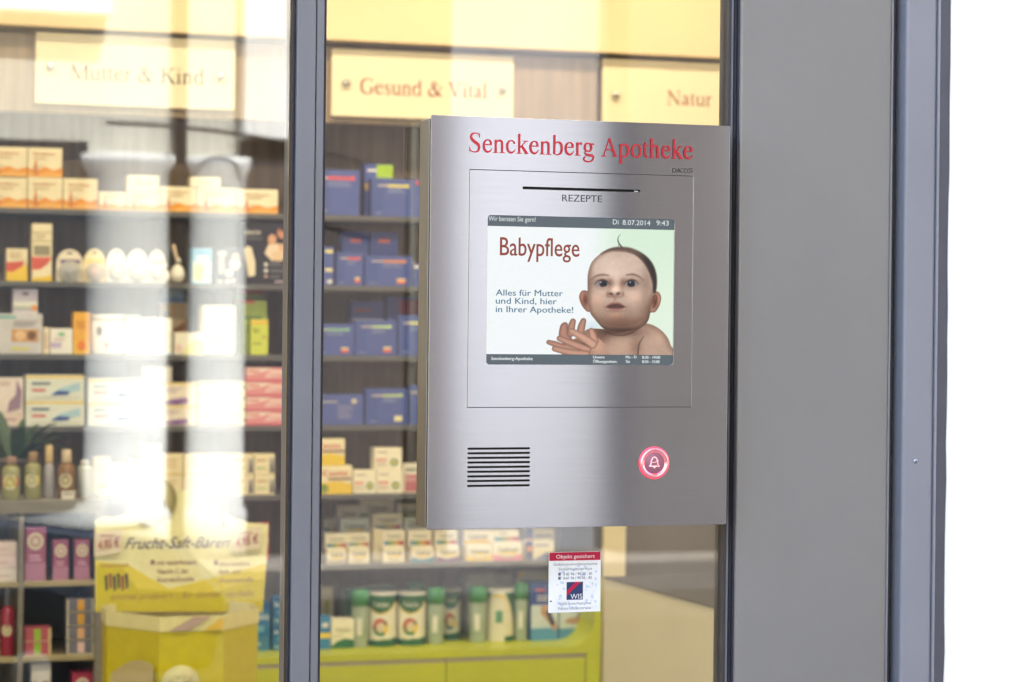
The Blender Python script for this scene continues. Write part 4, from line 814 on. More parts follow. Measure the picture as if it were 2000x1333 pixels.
def shaker(rect, label, dy):
    x0, x1, z0, z1, Yf = place(rect, dy, zs=zc); r = (x1 - x0) / 2 * .98; h = z1 - z0
    t = empty('drink_shaker', ((x0 + x1) / 2, Yf + r, zc)); tag(t, label, 'shaker', 'clear shakers with green caps on the lime cabinet')
    MB().lathe([(r * .80, 0), (r * .84, .004), (r * .95, h * .70), (r * .95, h * .72)], n=30, col=S(196, 210, 176)).build('body', M_['frost'], t)
    MB().lathe([(r, h * .721), (r, h * .90), (r * .93, h * .985), (r * .85, h), (.001, h)], n=30, col=S(56, 140, 74)).build('cap', M_['gloss'], t)
    lb = MB(); rr0 = r * .91 + .001
    pts = []
    for k in range(6):
        th = -pi / 2 - .35 + (-.35 + .7 * k / 5) * .9; pts += [(rr0 * cos(th), rr0 * sin(th), h * .22), (rr0 * 1.02 * cos(th), rr0 * 1.02 * sin(th), h * .52)]
    lb.add(pts, [(2 * k, 2 * k + 2, 2 * k + 3, 2 * k + 1) for k in range(5)], S(232, 228, 214)).build('label', M_['card'], t)
shaker((690, 1154, 726, 1266), 'clear shaker with green cap left of the adjoining tins', -.01)
shaker((838, 1150, 874, 1263), 'clear shaker with green cap right of the adjoining tins', 0)
shaker((920, 1147, 957, 1256), 'clear shaker with green cap left of the turned tin', .01)
shaker((1008, 1140, 1036, 1252), 'clear shaker with green cap between the turned tin and the knee bandages', .02)
shaker((797, 1139, 834, 1240), 'shaker with green cap half hidden behind the adjoining tins', .17)
carton('diet_box', 'low white box with green wave beside the mullion on the lime cabinet', (646, 1210, 692, 1263), S(242, 234, 206), [('p', [(0, 0), (1, 0), (1, .28), (.6, .34), (.25, .24), (0, .08)], S(40, 110, 60)), ('t', 'Yokebe', .16, .56, .16, .68, S(150, 160, 120), .01), ('r', .1, .4, .5, .44, S(200, 190, 160))], dy=0, zs=zc, depth=.06)
carton('diet_box', 'narrow blue box with yellow band at the mullion on the lime cabinet', (622, 1204, 646, 1266), S(60, 130, 180), [('r', 0, .34, 1, .5, S(236, 206, 60)), ('r', .3, .66, .8, .8, S(226, 220, 210))], dy=-.01, zs=zc, depth=.04)
carton('diet_box', 'cream box with olive print at the back beside the mullion', (626, 1145, 651, 1232), S(226, 214, 180), [('r', .3, .45, .75, .75, S(170, 170, 60)), ('r', .3, .15, .6, .3, S(120, 120, 130))], dy=.15, zs=zc)
for r, l in [((672, 1147, 724, 1232), 'green and white box lying at the back behind the left clear shaker'), ((712, 1143, 770, 1232), 'green and white box at the back behind the adjoining tins')]:
    carton('diet_box', l, r, S(226, 222, 200), [('p', [(0, .6), (.5, .7), (1, .86), (1, .98), (0, .98)], S(50, 110, 70)), ('p', [(0, .2), (.4, .5), (.5, .6), (0, .7)], S(90, 140, 100))], dy=.17, zs=zc, depth=.06)
def bandage(rect, label, dy, flip):
    sp = [('r', 0, .62, 1, 1, S(50, 76, 150)), ('r', 0, .22, 1, .62, S(206, 214, 216)), ('r', 0, 0, 1, .22, S(90, 150, 190)), ('l', .2, .68, .8, .8, 2, S(220, 210, 206)), ('r', .15, .86, .5, .9, S(214, 96, 80))]
    leg = [(.36, .6), (.62, .62), (.72, .5), (.98, .24), (.88, .16), (.56, .36), (.36, .46)]; bd = [(.52, .50), (.68, .55), (.9, .30), (.76, .24)]
    if flip: leg = [(.78, .62), (.94, .6), (.9, .36), (.62, .3), (.2, .34), (.24, .4), (.6, .44), (.72, .5)]; bd = [(.7, .58), (.93, .58), (.88, .36), (.68, .4)]
    carton('bandage_box', label, rect, S(70, 110, 160), sp + [('p', leg, S(196, 150, 120)), ('p', bd, S(66, 70, 80))], dy=dy, zs=zc, depth=.08, group='blue bandage boxes on the lime cabinet')
bandage((1037, 1139, 1090, 1250), 'tall blue bandage box with a bent knee in a dark brace', .02, False)
bandage((1092, 1150, 1146, 1249), 'blue bandage box with a foot in a dark brace below the window sticker', .03, True)
carton('bandage_box', 'cream box with yellow corner at the back above the bandage boxes', (1012, 1116, 1070, 1220), S(196, 184, 160), [('p', [(0, .86), (.25, 1), (0, 1)], YEL), ('e', .7, .72, .22, .14, S(60, 58, 80))], dy=.16, zs=zc)
# film wrapped bundle
x0, x1, z0, z1, Yf = place((910, 1114, 1012, 1160), .14, zs=zc)
bm = bmesh.new(); bmesh.ops.create_cube(bm, size=1); bmesh.ops.subdivide_edges(bm, edges=bm.edges[:], cuts=10, use_grid_fill=True)
for v in bm.verts:
    p = v.co.copy(); k = 1 - .35 * max(0, p.length - .5)
    j = .03 * (sin(p.x * 31 + p.z * 17) + sin(p.y * 23 + p.x * 19) + sin(p.z * 41 - p.x * 13))
    v.co = Vector(((x0 + x1) / 2 + p.x * k * (x1 - x0) * (1 + j), Yf + .07 + p.y * k * .12 * (1 + j), zc + (p.z * k + .5) * (z1 - zc) * (1 + j * .6) + .002))
mn = min(v.co.z for v in bm.verts)
for v in bm.verts: v.co.z += zc + .0005 - mn
fb2 = MB().bm(bm, S(200, 196, 180), smooth=True).build('wrapped_bundle', M_['film']); tag(fb2, 'crinkled bundle in shiny clear film behind the shakers', 'bundle')
MB().cbox((x0 + x1) / 2 - .05, (x0 + x1) / 2 + .05, Yf + .04, Yf + .1, zc + .004, z1 - .03, .003, S(150, 140, 120)).build('content', M_['card'], fb2)
# blue boxes left of the mullion
for r, l, zz, dy in [((490, 1178, 527, 1272), 'tall blue box with white lettering beside the yellow display bin', zc, .0), ((533, 1221, 563, 1272), 'blue box with white lettering, lower one of the pile at the mullion', zc, 0), ((533, 1166, 563, 1220), 'blue box with white lettering, upper one of the pile at the mullion', None, 0)]:
    carton('powder_box', l, r, S(30, 110, 160), [('r', 0, .86, 1, 1, S(20, 90, 150)), ('t', 'Basica', .08, .66, .13, .86, S(220, 226, 226), .02), ('r', .3, .4, .7, .52, S(110, 170, 190)), ('r', 0, 0, 1, .3, S(60, 120, 150)), ('l', .1, .1, .7, .2, 1, S(190, 206, 210))], dy=dy, zs=zz if zz else P(548, 1220.5, YP)[1], group='blue powder boxes on the lime cabinet')

# ------------------------------------------------------------------ grey oak rack at the left
YR = 3.2
def PR(u, v): return P(u, v, YR)
rk = empty('display_rack', (PR(100, 1000)[0], YR, 0)); rx = PR(100, 1000)[0]
tag(rk, 'grey oak rack with perfume bottles and pink cartons at the left', 'rack')
zr1 = PR(90, 977)[1]; zr2 = PR(100, 1136)[1]; zr3 = PR(100, 1282)[1]; xA = PR(-60, 1000)[0] - .3 - rx; xB = PR(204, 1150)[0] - rx
MB().cbox(xA, xB + .004, -.004, .36, zr1 - .036, zr1, .002).build('top_board', M_['rack'], rk)
MB().cbox(PR(186, 1150)[0] - rx, xB, 0, .35, 0, zr1 - .0365, .002).build('post', M_['rack'], rk)
MB().cbox(PR(36, 1150)[0] - rx, PR(46, 1150)[0] - rx, .003, .35, 0, zr1 - .0365, .001).build('divider', M_['rack'], rk)
for z in (zr2, zr3, zr3 - .21):
    MB().cbox(xA, PR(36, 1150)[0] - rx - .0005, .002, .35, z - .014, z, .001).build('shelf', M_['rackedge'], rk)
    MB().cbox(PR(46, 1150)[0] - rx + .0005, PR(186, 1150)[0] - rx - .0005, .002, .35, z - .014, z, .001).build('shelf', M_['rackedge'], rk)
MB().box(xA, xB, .351, .36, 0, zr1 - .0365).build('back_panel', M_['shelf'], rk)
def bottle(rect, label, bc, capc, capf, wf, emb, zs, dy=.02, band=None):
    x0, x1, z0, z1, Yf = place(rect, dy, Y=YR, zs=zs); r = (x1 - x0) / 2; h = z1 - z0
    t = empty('perfume_bottle', ((x0 + x1) / 2, Yf + r, zs)); tag(t, label, 'bottle')
    hb = h * (1 - capf)
    MB().lathe([(r * .94, 0), (r, .004), (r * wf, hb * .88), (r * wf * .8, hb * .95), (r * .4, hb)], n=28, col=bc).build('body', M_['gloss'], t)
    MB().lathe([(r * .52, hb + .0005), (r * .56, hb + .004), (r * .56, h - .003), (r * .5, h), (.001, h)], n=22, col=capc).build('cap', M_['gloss'], t)
    if emb:
        e = MB(); th0 = -.2
        def dsc(rad, cc, ex):
            pts = [((r + ex) * cos(-pi / 2 + th0 + rad / r * cos(2 * pi * k / 20)), (r + ex) * sin(-pi / 2 + th0 + rad / r * cos(2 * pi * k / 20)), hb * .52 + rad * 1.15 * sin(2 * pi * k / 20)) for k in range(20)]
            e.add(pts, [tuple(range(20))], cc)
        if band:
            vs_ = []
            for k in range(9):
                th = -pi / 2 + th0 - .95 + 1.9 * k / 8; vs_ += [((r + .0006) * cos(th), (r + .0006) * sin(th), hb * .40), ((r + .0006) * cos(th), (r + .0006) * sin(th), hb * .64)]
            e.add(vs_, [(2 * k, 2 * k + 2, 2 * k + 3, 2 * k + 1) for k in range(8)], band)
        dsc(r * .72, S(220, 210, 170), .0012); dsc(r * .5, emb, .0020); dsc(r * .22, S(214, 204, 150), .0028)
        e.build('label', M_['card'], t)
bottle((4, 893, 42, 977), 'pale green bottle with an orange edged round label, leftmost on the rack', S(150, 146, 100), S(150, 120, 104), .2, .95, S(190, 184, 90), zr1, band=S(190, 96, 50))
bottle((49, 884, 82, 978), 'pale green bottle with a yellow edged round label on the rack', S(146, 142, 90), S(150, 120, 80), .22, .95, S(180, 176, 140), zr1, band=S(206, 180, 60))
bottle((83, 871, 111, 972), 'frosted grey waisted bottle with beige cap on the rack', S(170, 162, 160), S(206, 176, 126), .34, .72, None, zr1, dy=.06)
bottle((114, 880, 149, 972), 'amber bottle with cream cap and round label on the rack', S(130, 92, 50), S(206, 184, 150), .27, .96, S(170, 150, 110), zr1, dy=.03)
bottle((152, 900, 183, 968), 'pale translucent jar right of the amber bottle on the rack', S(180, 180, 168), S(214, 206, 190), .12, 1.0, None, zr1, dy=.07)
tag(MB().cbox(-.017, .017, 0, .0015, 0, .022, .0004, S(226, 218, 200)).rect(-.012, .012, .012, .017, -.0003, S(150, 140, 130)).build('price_card', M_['card'], None, (P(133, 968, YR + .016)[0], YR + .016, zr1)), 'tiny white price card before the amber bottle', 'price card')
# plant
px_, _z = P(28, 900, YR + .2)
pt = empty('potted_plant', (px_, YR + .22, zr1)); tag(pt, 'dark leaved potted plant behind the bottles on the rack', 'plant')
MB().lathe([(.035, 0), (.05, .09), (.053, .09), (.053, .1), (.046, .1), (.044, .085), (.001, .084)], n=24, col=S(120, 112, 104)).build('pot', M_['gloss'], pt)
lf = MB()
for k in range(26):
    a = random.uniform(0, 2 * pi); L_ = random.uniform(.09, .17); tilt = random.uniform(.5, 1.5); w_ = random.uniform(.012, .022); base = Vector((.02 * cos(a), .02 * sin(a), .09)); pts = []
    for j in range(7):
        s_ = j / 6; rr_ = L_ * s_ * sin(tilt) ; zz = L_ * s_ * cos(tilt) * (1.25 - .75 * s_ * s_ * tilt)
        c_ = base + Vector((rr_ * cos(a), rr_ * sin(a), zz + .03 * s_)); wd = w_ * sin(pi * min(.97, s_ * .92 + .06))
        sd = Vector((-sin(a), cos(a), 0)) * wd; pts += [tuple(c_ - sd), tuple(c_ + Vector((0, 0, -.003))), tuple(c_ + sd)]
    lf.add(pts, [(3 * j + q, 3 * j + q + 1, 3 * j + q + 4, 3 * j + q + 3) for j in range(6) for q in (0, 1)], smooth=True)
    lf.tube([(0, 0, .085), tuple(base + Vector((0, 0, .01)))], .002)
lf.build('leaves', M_['leaf'], pt)
def emb_c(c2): return [('r', 0, 0, 1, .34, c2), ('e', .5, .74, .38, .16, S(222, 212, 176)), ('e', .5, .74, .28, .12, S(190, 150, 150)), ('e', .5, .74, .14, .06, S(214, 200, 170)), ('l', .2, .36, .8, .5, 2, S(226, 180, 200))]
G = 'pink cartons with round emblem on the rack'
for r, l in [((48, 1030, 90, 1136), 'tall pink carton with round cream emblem, biggest of three'), ((103, 1056, 134, 1134), 'small pink carton with round emblem, middle one of three'), ((145, 1055, 176, 1133), 'small pink carton with round emblem beside the rack post')]:
    carton('perfume_carton', l, r, S(158, 90, 120), emb_c(S(180, 124, 150)), Y=YR, dy=.02, zs=zr2, group=G, depth=.04)
for k in range(3):
    carton('perfume_carton', 'pale pink flat box, %s of three at the left of the rack' % ['bottom', 'middle', 'top'][k], (-14, 1111 - 26 * k, 34, 1136 - 26 * k), [S(226, 214, 204), S(228, 206, 204), S(224, 204, 196)][k], [('l', .1, .3, .7, .6, 1, S(206, 170, 170))], Y=YR, dy=.02, zs=zr2 + k * .0355, group='pale pink flat boxes on the rack', depth=.08, rz=0)
bottle((2, 1150, 30, 1281), 'red bottle with grey cap and round label in the rack', S(150, 40, 60), S(100, 100, 104), .26, .98, S(190, 170, 140), zr3)
for k in range(2):
    carton('soap_box', 'red soap box with green sticker, %s of the pair in the rack' % ['lower', 'upper'][k], (47, 1254 - 27 * k, 100, 1280 - 27 * k), S(180, 84, 96), [('r', .36, .05, .62, .95, S(150, 184, 60)), ('r', .9, 0, 1, 1, S(206, 180, 130)), ('r', 0, 0, 1, .08, S(206, 170, 140))], Y=YR, dy=.02, zs=zr3 + k * .0372, group='red soap boxes in the rack', depth=.06, rz=0)
for k in range(4):
    carton('soap_box', 'grey soap box with %s sticker, %s of the pile in the rack' % ([ 'pale pink', 'peach', 'amber', 'orange'][k], ['bottom one', 'second from below', 'third from below', 'top one'][k]), (130, 1252.5 - 27.6 * k, 183, 1279 - 27.6 * k), S(116, 114, 124), [('r', .4, .12, .66, .95, [S(226, 190, 180), S(222, 170, 120), S(214, 160, 60), S(222, 160, 50)][k]), ('r', 0, 0, .07, 1, S(206, 196, 170)), ('r', .93, 0, 1, 1, S(200, 190, 160)), ('r', 0, 0, 1, .06, S(196, 186, 160))], Y=YR, dy=.02, zs=zr3 + k * .0380, group='grey soap boxes in the rack', depth=.06, rz=0)
carton('perfume_carton', 'white box with wine red stripes at the bottom of the rack', (60, 1297, 99, 1425), S(214, 206, 196), [('r', .1, .5, .3, .75, S(120, 60, 70)), ('r', .6, .5, .85, .75, S(120, 60, 70))], Y=YR, dy=.02, zs=zr3 - .21)
carton('perfume_carton', 'crimson carton with round emblem at the bottom of the rack', (140, 1312, 181, 1425), S(170, 50, 80), emb_c(S(180, 70, 100)), Y=YR, dy=.03, zs=zr3 - .21)

# ------------------------------------------------------------------ yellow cardboard display bin
YB = 2.55
def PB(u, v, Y=YB): return P(u, v, Y)
bx0, bx1 = PB(207, 1250, YB + .15)[0], PB(505, 1250, YB + .12)[0]; bc_ = (bx0 + bx1) / 2; bh = (bx1 - bx0) / 2
zrim = PB(380, 1203)[1]
db = empty('display_bin', (bc_, YB, 0)); tag(db, 'yellow cardboard display bin with a header card for fruit gums', 'display bin')
YL = S(208, 190, 0); YL2 = S(214, 190, 30); CRY = S(240, 226, 160)
plan = [(-bh, .15), (-bh * .42, 0), (bh * .42, 0), (bh, .12), (bh, .22), (bh * .5, .32), (-bh * .5, .32), (-bh, .24)]
def ring(mb, z0, z1, k0, k1, col, off=0.0):
    n = len(plan); cy_ = .16
    def q(p, k): 
        L2 = sqrt(p[0] ** 2 + (p[1] - cy_) ** 2); f = k + off / L2
        return (p[0] * f, cy_ + (p[1] - cy_) * f)
    v = [(*q(p, k0), z0) for p in plan] + [(*q(p, k1), z1) for p in plan]
    mb.add(v, [(i, (i + 1) % n, (i + 1) % n + n, i + n) for i in range(n)], col)
b = MB(); ring(b, 0, zrim - .038, .97, .99, YL)
n = len(plan)
b.add([(p[0] * .97, .16 + (p[1] - .16) * .97, .3) for p in plan], [tuple(range(n))], CRY)
ring(b, .3, zrim - .001, .965, .985, S(226, 214, 160))
# plain seal and banner printed on the bin front
zb = PB(352, 1338)[1]; xb = PB(352, 1338)[0] - bc_
b.ell(xb, zb, .046, .046, -.0035 + .004, S(150, 140, 80), 40)
for v in range(len(b.v)): pass
b.build('bin_body', M_['card'], db)
r_ = MB(); ring(r_, zrim - .0375, zrim, .99, 1.0, S(236, 222, 150), .002)
r_.add([(-bh * .30, -.0045, zrim - .036), (-bh * .05, -.0045, zrim - .036), (bh * .25, -.0045, zrim - .002), (bh * .02, -.0045, zrim - .002)], [(0, 1, 2, 3)], S(190, 160, 140))
r_.add([(bh * .15, -.0045, zrim - .036), (bh * .40, -.0045, zrim - .036), (bh * .41, -.0045, zrim - .004)], [(0, 1, 2)], S(232, 190, 60))
r_.build('rim', M_['card'], db)
se = MB().lathe([(.048, 0), (.048, .0015), (.001, .0018)], xb, -.004, zb, 40, S(206, 196, 140), axis='y').lathe([(.034, .002), (.001, .0022)], xb, -.004, zb, 36, S(224, 214, 150), axis='y').lathe([(.031, .0025), (.001, .0027)], xb, -.004, zb, 36, S(206, 196, 140), axis='y')
se.text('PREIS', xb, zb - .002, .011, -.0072, S(110, 100, 60), width=.036, anchor='c', bold=.01).text('2012', xb, zb + .0145, .008, -.0072, S(130, 120, 70), width=.024, anchor='c')
se.build('seal', M_['card'], db)
bn = MB(); bz = zb + .02
bv = []
for k in range(9):
    q_ = k / 8; bx_, by_ = -bh * (.95 - .46 * q_), .1285 - .1185 * q_; bv += [(bx_, by_ - .006, bz - .045 + .028 * sin(q_ * 2.6)), (bx_, by_ - .006, bz - .005 + .042 * sin(q_ * 2.2))]
bn.add(bv, [(2 * k, 2 * k + 2, 2 * k + 3, 2 * k + 1) for k in range(8)], S(196, 176, 120))
bn.build('side_banner', M_['card'], db)
# header card
YH = .27; Yh = YB + YH
def H(u, v): x, z = P(u, v, Yh); return (x - bc_, z)
out = [(186, 1196), (186, 1018), (204, 1010), (222, 1012), (246, 1006), (254, 985), (275, 966), (320, 957), (375, 960), (415, 975), (436, 1004), (462, 1014), (490, 1022), (524, 1024), (523, 1060), (513, 1196)]
hb_ = MB(); pts = [H(*p) for p in out]
hb_.poly(pts, YH, S(240, 230, 170)); hb_.poly(pts, YH + .006, S(200, 190, 150)); n = len(pts)
hb_.add([(p[0], YH, p[1]) for p in pts] + [(p[0], YH + .006, p[1]) for p in pts], [(i, i + n, (i + 1) % n + n, (i + 1) % n) for i in range(n)], S(220, 210, 160))
e_ = YH - .0006
hb_.poly([H(*p) for p in [(187, 1195), (187, 1096), (250, 1104), (330, 1150), (420, 1128), (519, 1100), (513, 1195)]], e_, S(230, 208, 60))
hb_.poly([H(*p) for p in [(187, 1195), (187, 1104), (240, 1110), (268, 1150), (400, 1160), (516, 1130), (513, 1195)]], e_ - .0005, YL)
hb_.poly([H(*p) for p in [(430, 985), (437, 1004), (440, 1030), (434, 1030), (431, 1008), (424, 990)]], e_, S(200, 110, 80))
PU = S(96, 70, 92)
def ht(t_, u0, u1, v, hpx, col, bold=.01, shear=0.0, dz=0.0):
    x0, z0 = H(u0, v); x1, _ = H(u1, v); hb_.text(t_, x0, z0, hpx / 795, e_ - .0011, col, width=x1 - x0, bold=bold, shear=shear, dz=dz)
ht('Frucht-Saft-Bären', 243, 448, 1073, 23, PU, .005, .45)
ht('mit natürlichem', 306, 383, 1104, 10, S(150, 96, 90)); ht('Vitamin C der', 306, 368, 1121, 10, S(150, 96, 90)); ht('Acerola-Kirsche', 306, 378, 1137, 10, S(150, 96, 90))
ht('ohne künstliche', 428, 488, 1106, 9, S(150, 106, 90)); ht('Farb- und', 428, 468, 1121, 9, S(150, 106, 90)); ht('Aromastoffe', 428, 495, 1138, 9, S(150, 106, 90))
for u, v in ((294, 1103), (418, 1104)):
    a, b2 = H(u, v); hb_.rect(a, a + .010, b2, b2 + .012, e_ - .0011, S(150, 110, 100))
ht('einmal probiert - für immer verliebt', 216, 498, 1172, 14, S(160, 116, 60), 0.0, .4)
ht('Geschmack', 196, 252, 1108, 8, S(170, 110, 60))
for k in range(6):
    a, b2 = H(206 + 8 * k, 1155 - (k % 2) * 4); hb_.poly([(a, b2), (a + .006, b2 + .004), (a + .004, b2 + .042), (a - .003, b2 + .038)], e_ - .0012, [S(70, 66, 40), S(150, 70, 40), S(60, 60, 50)][k % 3])
hb_.build('header_card', M_['card'], db)
md = MB(); mx, mz = H(297, 976)
md.lathe([(.062, 0), (.062, .003), (.056, .005), (.001, .0052)], mx, YH - .004, mz, 44, S(150, 138, 84), axis='y').lathe([(.050, .0056), (.048, .0058), (.001, .006)], mx, YH - .004, mz, 40, S(176, 160, 100), axis='y')
mx2, mz2 = H(304, 990); md.lathe([(.026, .0064), (.001, .0066)], mx2, YH - .004, mz2, 32, S(56, 60, 70), axis='y')
md.text('DLG', mx2, mz2 - .012, .024, YH - .0115, S(190, 180, 130), width=.034, anchor='c', bold=.02)
md.build('seal', M_['gloss'], db)
def ptag(u0, u1, v0, v1, txt, tilt):
    m_ = MB(); a, zt_ = H(u0, v0); b2, zb_ = H(u1, v1); w2 = b2 - a
    m_.add([(a, YH - .006, zb_), (b2, YH - .012, zb_ + w2 * tilt), (b2, YH - .012, zt_ + w2 * tilt), (a, YH - .006, zt_)], [(0, 1, 2, 3)], S(232, 214, 180))
    m_.add([(a, YH - .0055, zb_), (b2, YH - .0115, zb_ + w2 * tilt), (b2, YH - .0115, zt_ + w2 * tilt), (a, YH - .0055, zt_)], [(3, 2, 1, 0)], S(222, 204, 170))
    m_.text(txt, a + w2 * .12, zb_ + (zt_ - zb_) * .28 + w2 * .08 * tilt, (zt_ - zb_) * .40, YH - .0135, S(170, 60, 50), width=w2 * .78, bold=.02, dz=tilt)
    m_.rect(a + w2 * .2, a + w2 * .7, zb_ + (zt_ - zb_) * .80 + w2 * .4 * tilt, zb_ + (zt_ - zb_) * .86 + w2 * .4 * tilt, YH - .0135, S(190, 130, 110))
    m_.build('price_tag', M_['card'], db)
ptag(452, 507, 1038, 1080, '4.95 €', .18); ptag(184, 236, 1042, 1086, '4.95 €', .15)
m_ = MB(); a, zt_ = H(507, 1022); b2, zb_ = H(526, 1096)
m_.cbox(a, b2, YH + .007, YH + .012, zb_, zt_, .001, S(190, 60, 66)); m_.rect(a + .002, b2 - .002, zb_ + .045, zb_ + .056, YH + .0065, S(220, 200, 190))
m_.build('red_tab', M_['card'], db)

# ------------------------------------------------------------------ right end: cupboard and added counter
xk0, xk1 = P(1179, 1060, YS)[0], P(1223, 1060, YS)[0]
cb = empty('tall_cupboard', (xk0, YS, 0)); tag(cb, 'tall cupboard with a taupe door darkened for shade and a beige side strip right of the shelves', 'cupboard')
MB().cbox(0, xk1 - xk0 - .001, 0, .38, 0, zf0 - .002, .002).build('side_strip', M_['beige'], cb)
MB().cbox(xk1 - xk0, 1.5, .012, .38, 0, zf0 - .002, .002).build('door', mat('shade_taupe_laminate', S(106, 100, 94), rough=.5, noise=.05, nscale=6), cb)  # door tone darkened to stand in for shadow below the terminal
zk = .93
def PZ(u, v, z):
    lo, hi = .05, 12.0
    for _ in range(60):
        m2 = (lo + hi) / 2
        if (P(u, v, m2)[1] > z): lo = m2
        else: hi = m2
    return Vector((P(u, v, lo)[0], lo, z))
A_, B_ = PZ(1178, 1127, zk), PZ(1412, 1191, zk)
dirv = (B_ - A_).normalized(); nrm = Vector((-dirv.y, dirv.x, 0)); nrm = nrm if nrm.y > 0 else -nrm
E_ = B_ + dirv * .7; dp = .62
sc_ = empty('added_counter', (A_.x, A_.y, 0)); tag(sc_, 'added beige counter at the lower right, its dark grey top standing in for shade', 'counter')
def slab(a, e, d0, d1, z0, z1):
    v = []
    for z in (z0, z1):
        for p, dd in ((a, d0), (e, d0), (e, d1), (a, d1)): q = p + nrm * dd - A_; v.append((q.x, q.y, z))
    return MB().add(v, [(0, 3, 2, 1), (4, 5, 6, 7), (0, 1, 5, 4), (1, 2, 6, 5), (2, 3, 7, 6), (3, 0, 4, 7)])
slab(A_, E_, .004, dp, 0, zk - .003).build('front_panel', M_['beige'], sc_)
slab(A_ - dirv * .002, E_ + dirv * .002, 0, dp + .02, zk - .0025, zk).build('counter_top', M_['darktop'], sc_)  # dark top stands in for a wedge of shade on beige wall
# ------------------------------------------------------------------ the steel terminal
YF = -.065
def PT(u, v): return P(u, v, YF)
tx0, tx1, tz0, tz1 = -.003, .4325, 1.3105, 1.8706
ax0, ax1, az0, az1 = .0522, .3772, 1.4758, 1.7982
qx0, qx1, qz0, qz1 = .0782, .3501, 1.5342, 1.7372
lx0, lx1 = PT(1021, 367)[0], PT(1251, 374)[0]; lz = (PT(1021, 367)[1] + PT(1251, 374)[1]) / 2
tm = empty('pharmacy_terminal', (0, 0, 0)); tag(tm, 'brushed steel night service terminal with screen, speaker slits and bell button on the window', 'terminal')
gl0, gl1 = PT(913, 912)[0], PT(1035, 912)[0]
gz = [PT(974, v)[1] for v in (876.5, 885.5, 894.5, 903.5, 912.5, 921.5, 930.5, 939.5, 949)]
bxc, bzc = PT(1277, 904.5)
loops = [rrect(tx0, tx1, tz0, tz1, .0012, 3), rrect(ax0 - .0005, ax1 + .0005, az0 - .0005, az1 + .0005)] + [rrect(gl0, gl1, z - .0012, z + .0012, .0011, 3) for z in gz]
plate_mesh(loops, YF, .003, .0004).build('front_plate', M_['steel'], tm, uv=True)
plate_mesh([rrect(ax0, ax1, az0, az1), rrect(lx0, lx1, lz - .0017, lz + .0017, .0012, 3), rrect(qx0, qx1, qz0, qz1, .004, 5)], YF + .0002, .0028, .0003).build('access_panel', M_['steel'], tm, uv=True)
hs = MB().cbox(tx0 + .0015, tx1 - .002, -.0460, -.0005, tz0 + .001, tz1 - .003, .0015)
hs.build('housing', M_['steelside'], tm, uv=True)
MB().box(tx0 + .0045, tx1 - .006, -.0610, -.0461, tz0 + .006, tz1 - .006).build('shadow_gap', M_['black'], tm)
# small chrome strip end inside the prescription slot
MB().box(lx1 - .008, lx1 - .002, -.0618, -.0612, lz - .0012, lz + .0004).build('slot_strip_end', M_['chrome'], tm)
# lettering
def tt(mb, txt, u0, u1, v, hpx, y=YF - .0002, font='sans', bold=0.0, col=(0, 0, 0), shear=0.0):
    x0, z0 = PT(u0, v); x1, _ = PT(u1, v); return mb.text(txt, x0, z0, hpx / 1430, y, col, width=x1 - x0, font=font, bold=bold, shear=shear)
nm = MB(); x0_, z0_ = PT(914, 298); x1_, z1_ = PT(1353, 311); zbase = (z0_ + z1_) / 2
nm.text('Senckenberg Apotheke', x0_, zbase, .0262, YF - .0002, (0, 0, 0), width=x1_ - x0_, font='serif')
nm.build('name_lettering', M_['redprint'], tm)
gp = MB(); tt(gp, 'REZEPTE', 1098, 1176, 393.5, 13.5, YF); gp.build('slot_lettering', M_['greyprint'], tm)
gp = MB(); tt(gp, 'DA', 1313, 1329, 337.5, 9, bold=.03); tt(gp, 'CO', 1329, 1343, 337.5, 9, bold=.012); tt(gp, 'S', 1344.5, 1353, 337.5, 9); gp.build('maker_lettering', M_['greyprint'], tm)
# speaker cloth behind the slits is the dark gap; bell button
bt = MB()
bt.lathe([(.0226, .0001), (.0226, .0012), (.0218, .0020)], bxc, YF, bzc, 56, axis='y').build('button_glow_ring', M_['redglow'], tm)
rg = MB().lathe([(.0214, .0008), (.0208, .0036), (.0190, .0046), (.0170, .0040), (.0150, .0016)], bxc, YF, bzc, 56, axis='y')
rg.build('button_ring', mat('rose_lit_chrome', S(240, 160, 165), rough=.14, metal=1.0, noise=.05, nscale=60, emit=.06), tm)  # rose tint and faint glow stand in for LED light on chrome
bb = MB().lathe([(.0152, .0017), (.0148, .0021), (.001, .0021)], bxc, YF, bzc, 48, axis='y').build('button_cap', mat('plum_button_cap', S(156, 98, 118), rough=.3, noise=.08, nscale=80), tm)
bell = [(-.0068, -.0040), (-.0048, -.0022), (-.0040, .0030), (-.0024, .0062), (0, .0075), (.0024, .0062), (.0040, .0030), (.0048, -.0022), (.0068, -.0040), (-.0068, -.0040)]
bl = MB().tube([(bxc + a * 1.12, YF - .0024, bzc + b * 1.12) for a, b in bell], .00085, n=6)
bl.lathe([(.0017, 0), (.0014, .0008), (.0001, .001)], bxc, YF - .0022, bzc - .0058, 16, axis='y').tube([(bxc - .003, YF - .0024, bzc + .0005), (bxc + .0015, YF - .0024, bzc + .0012), (bxc + .0060, YF - .0024, bzc + .0035)], .0005, n=6)
bl.build('bell_symbol', M_['bellglow'], tm)

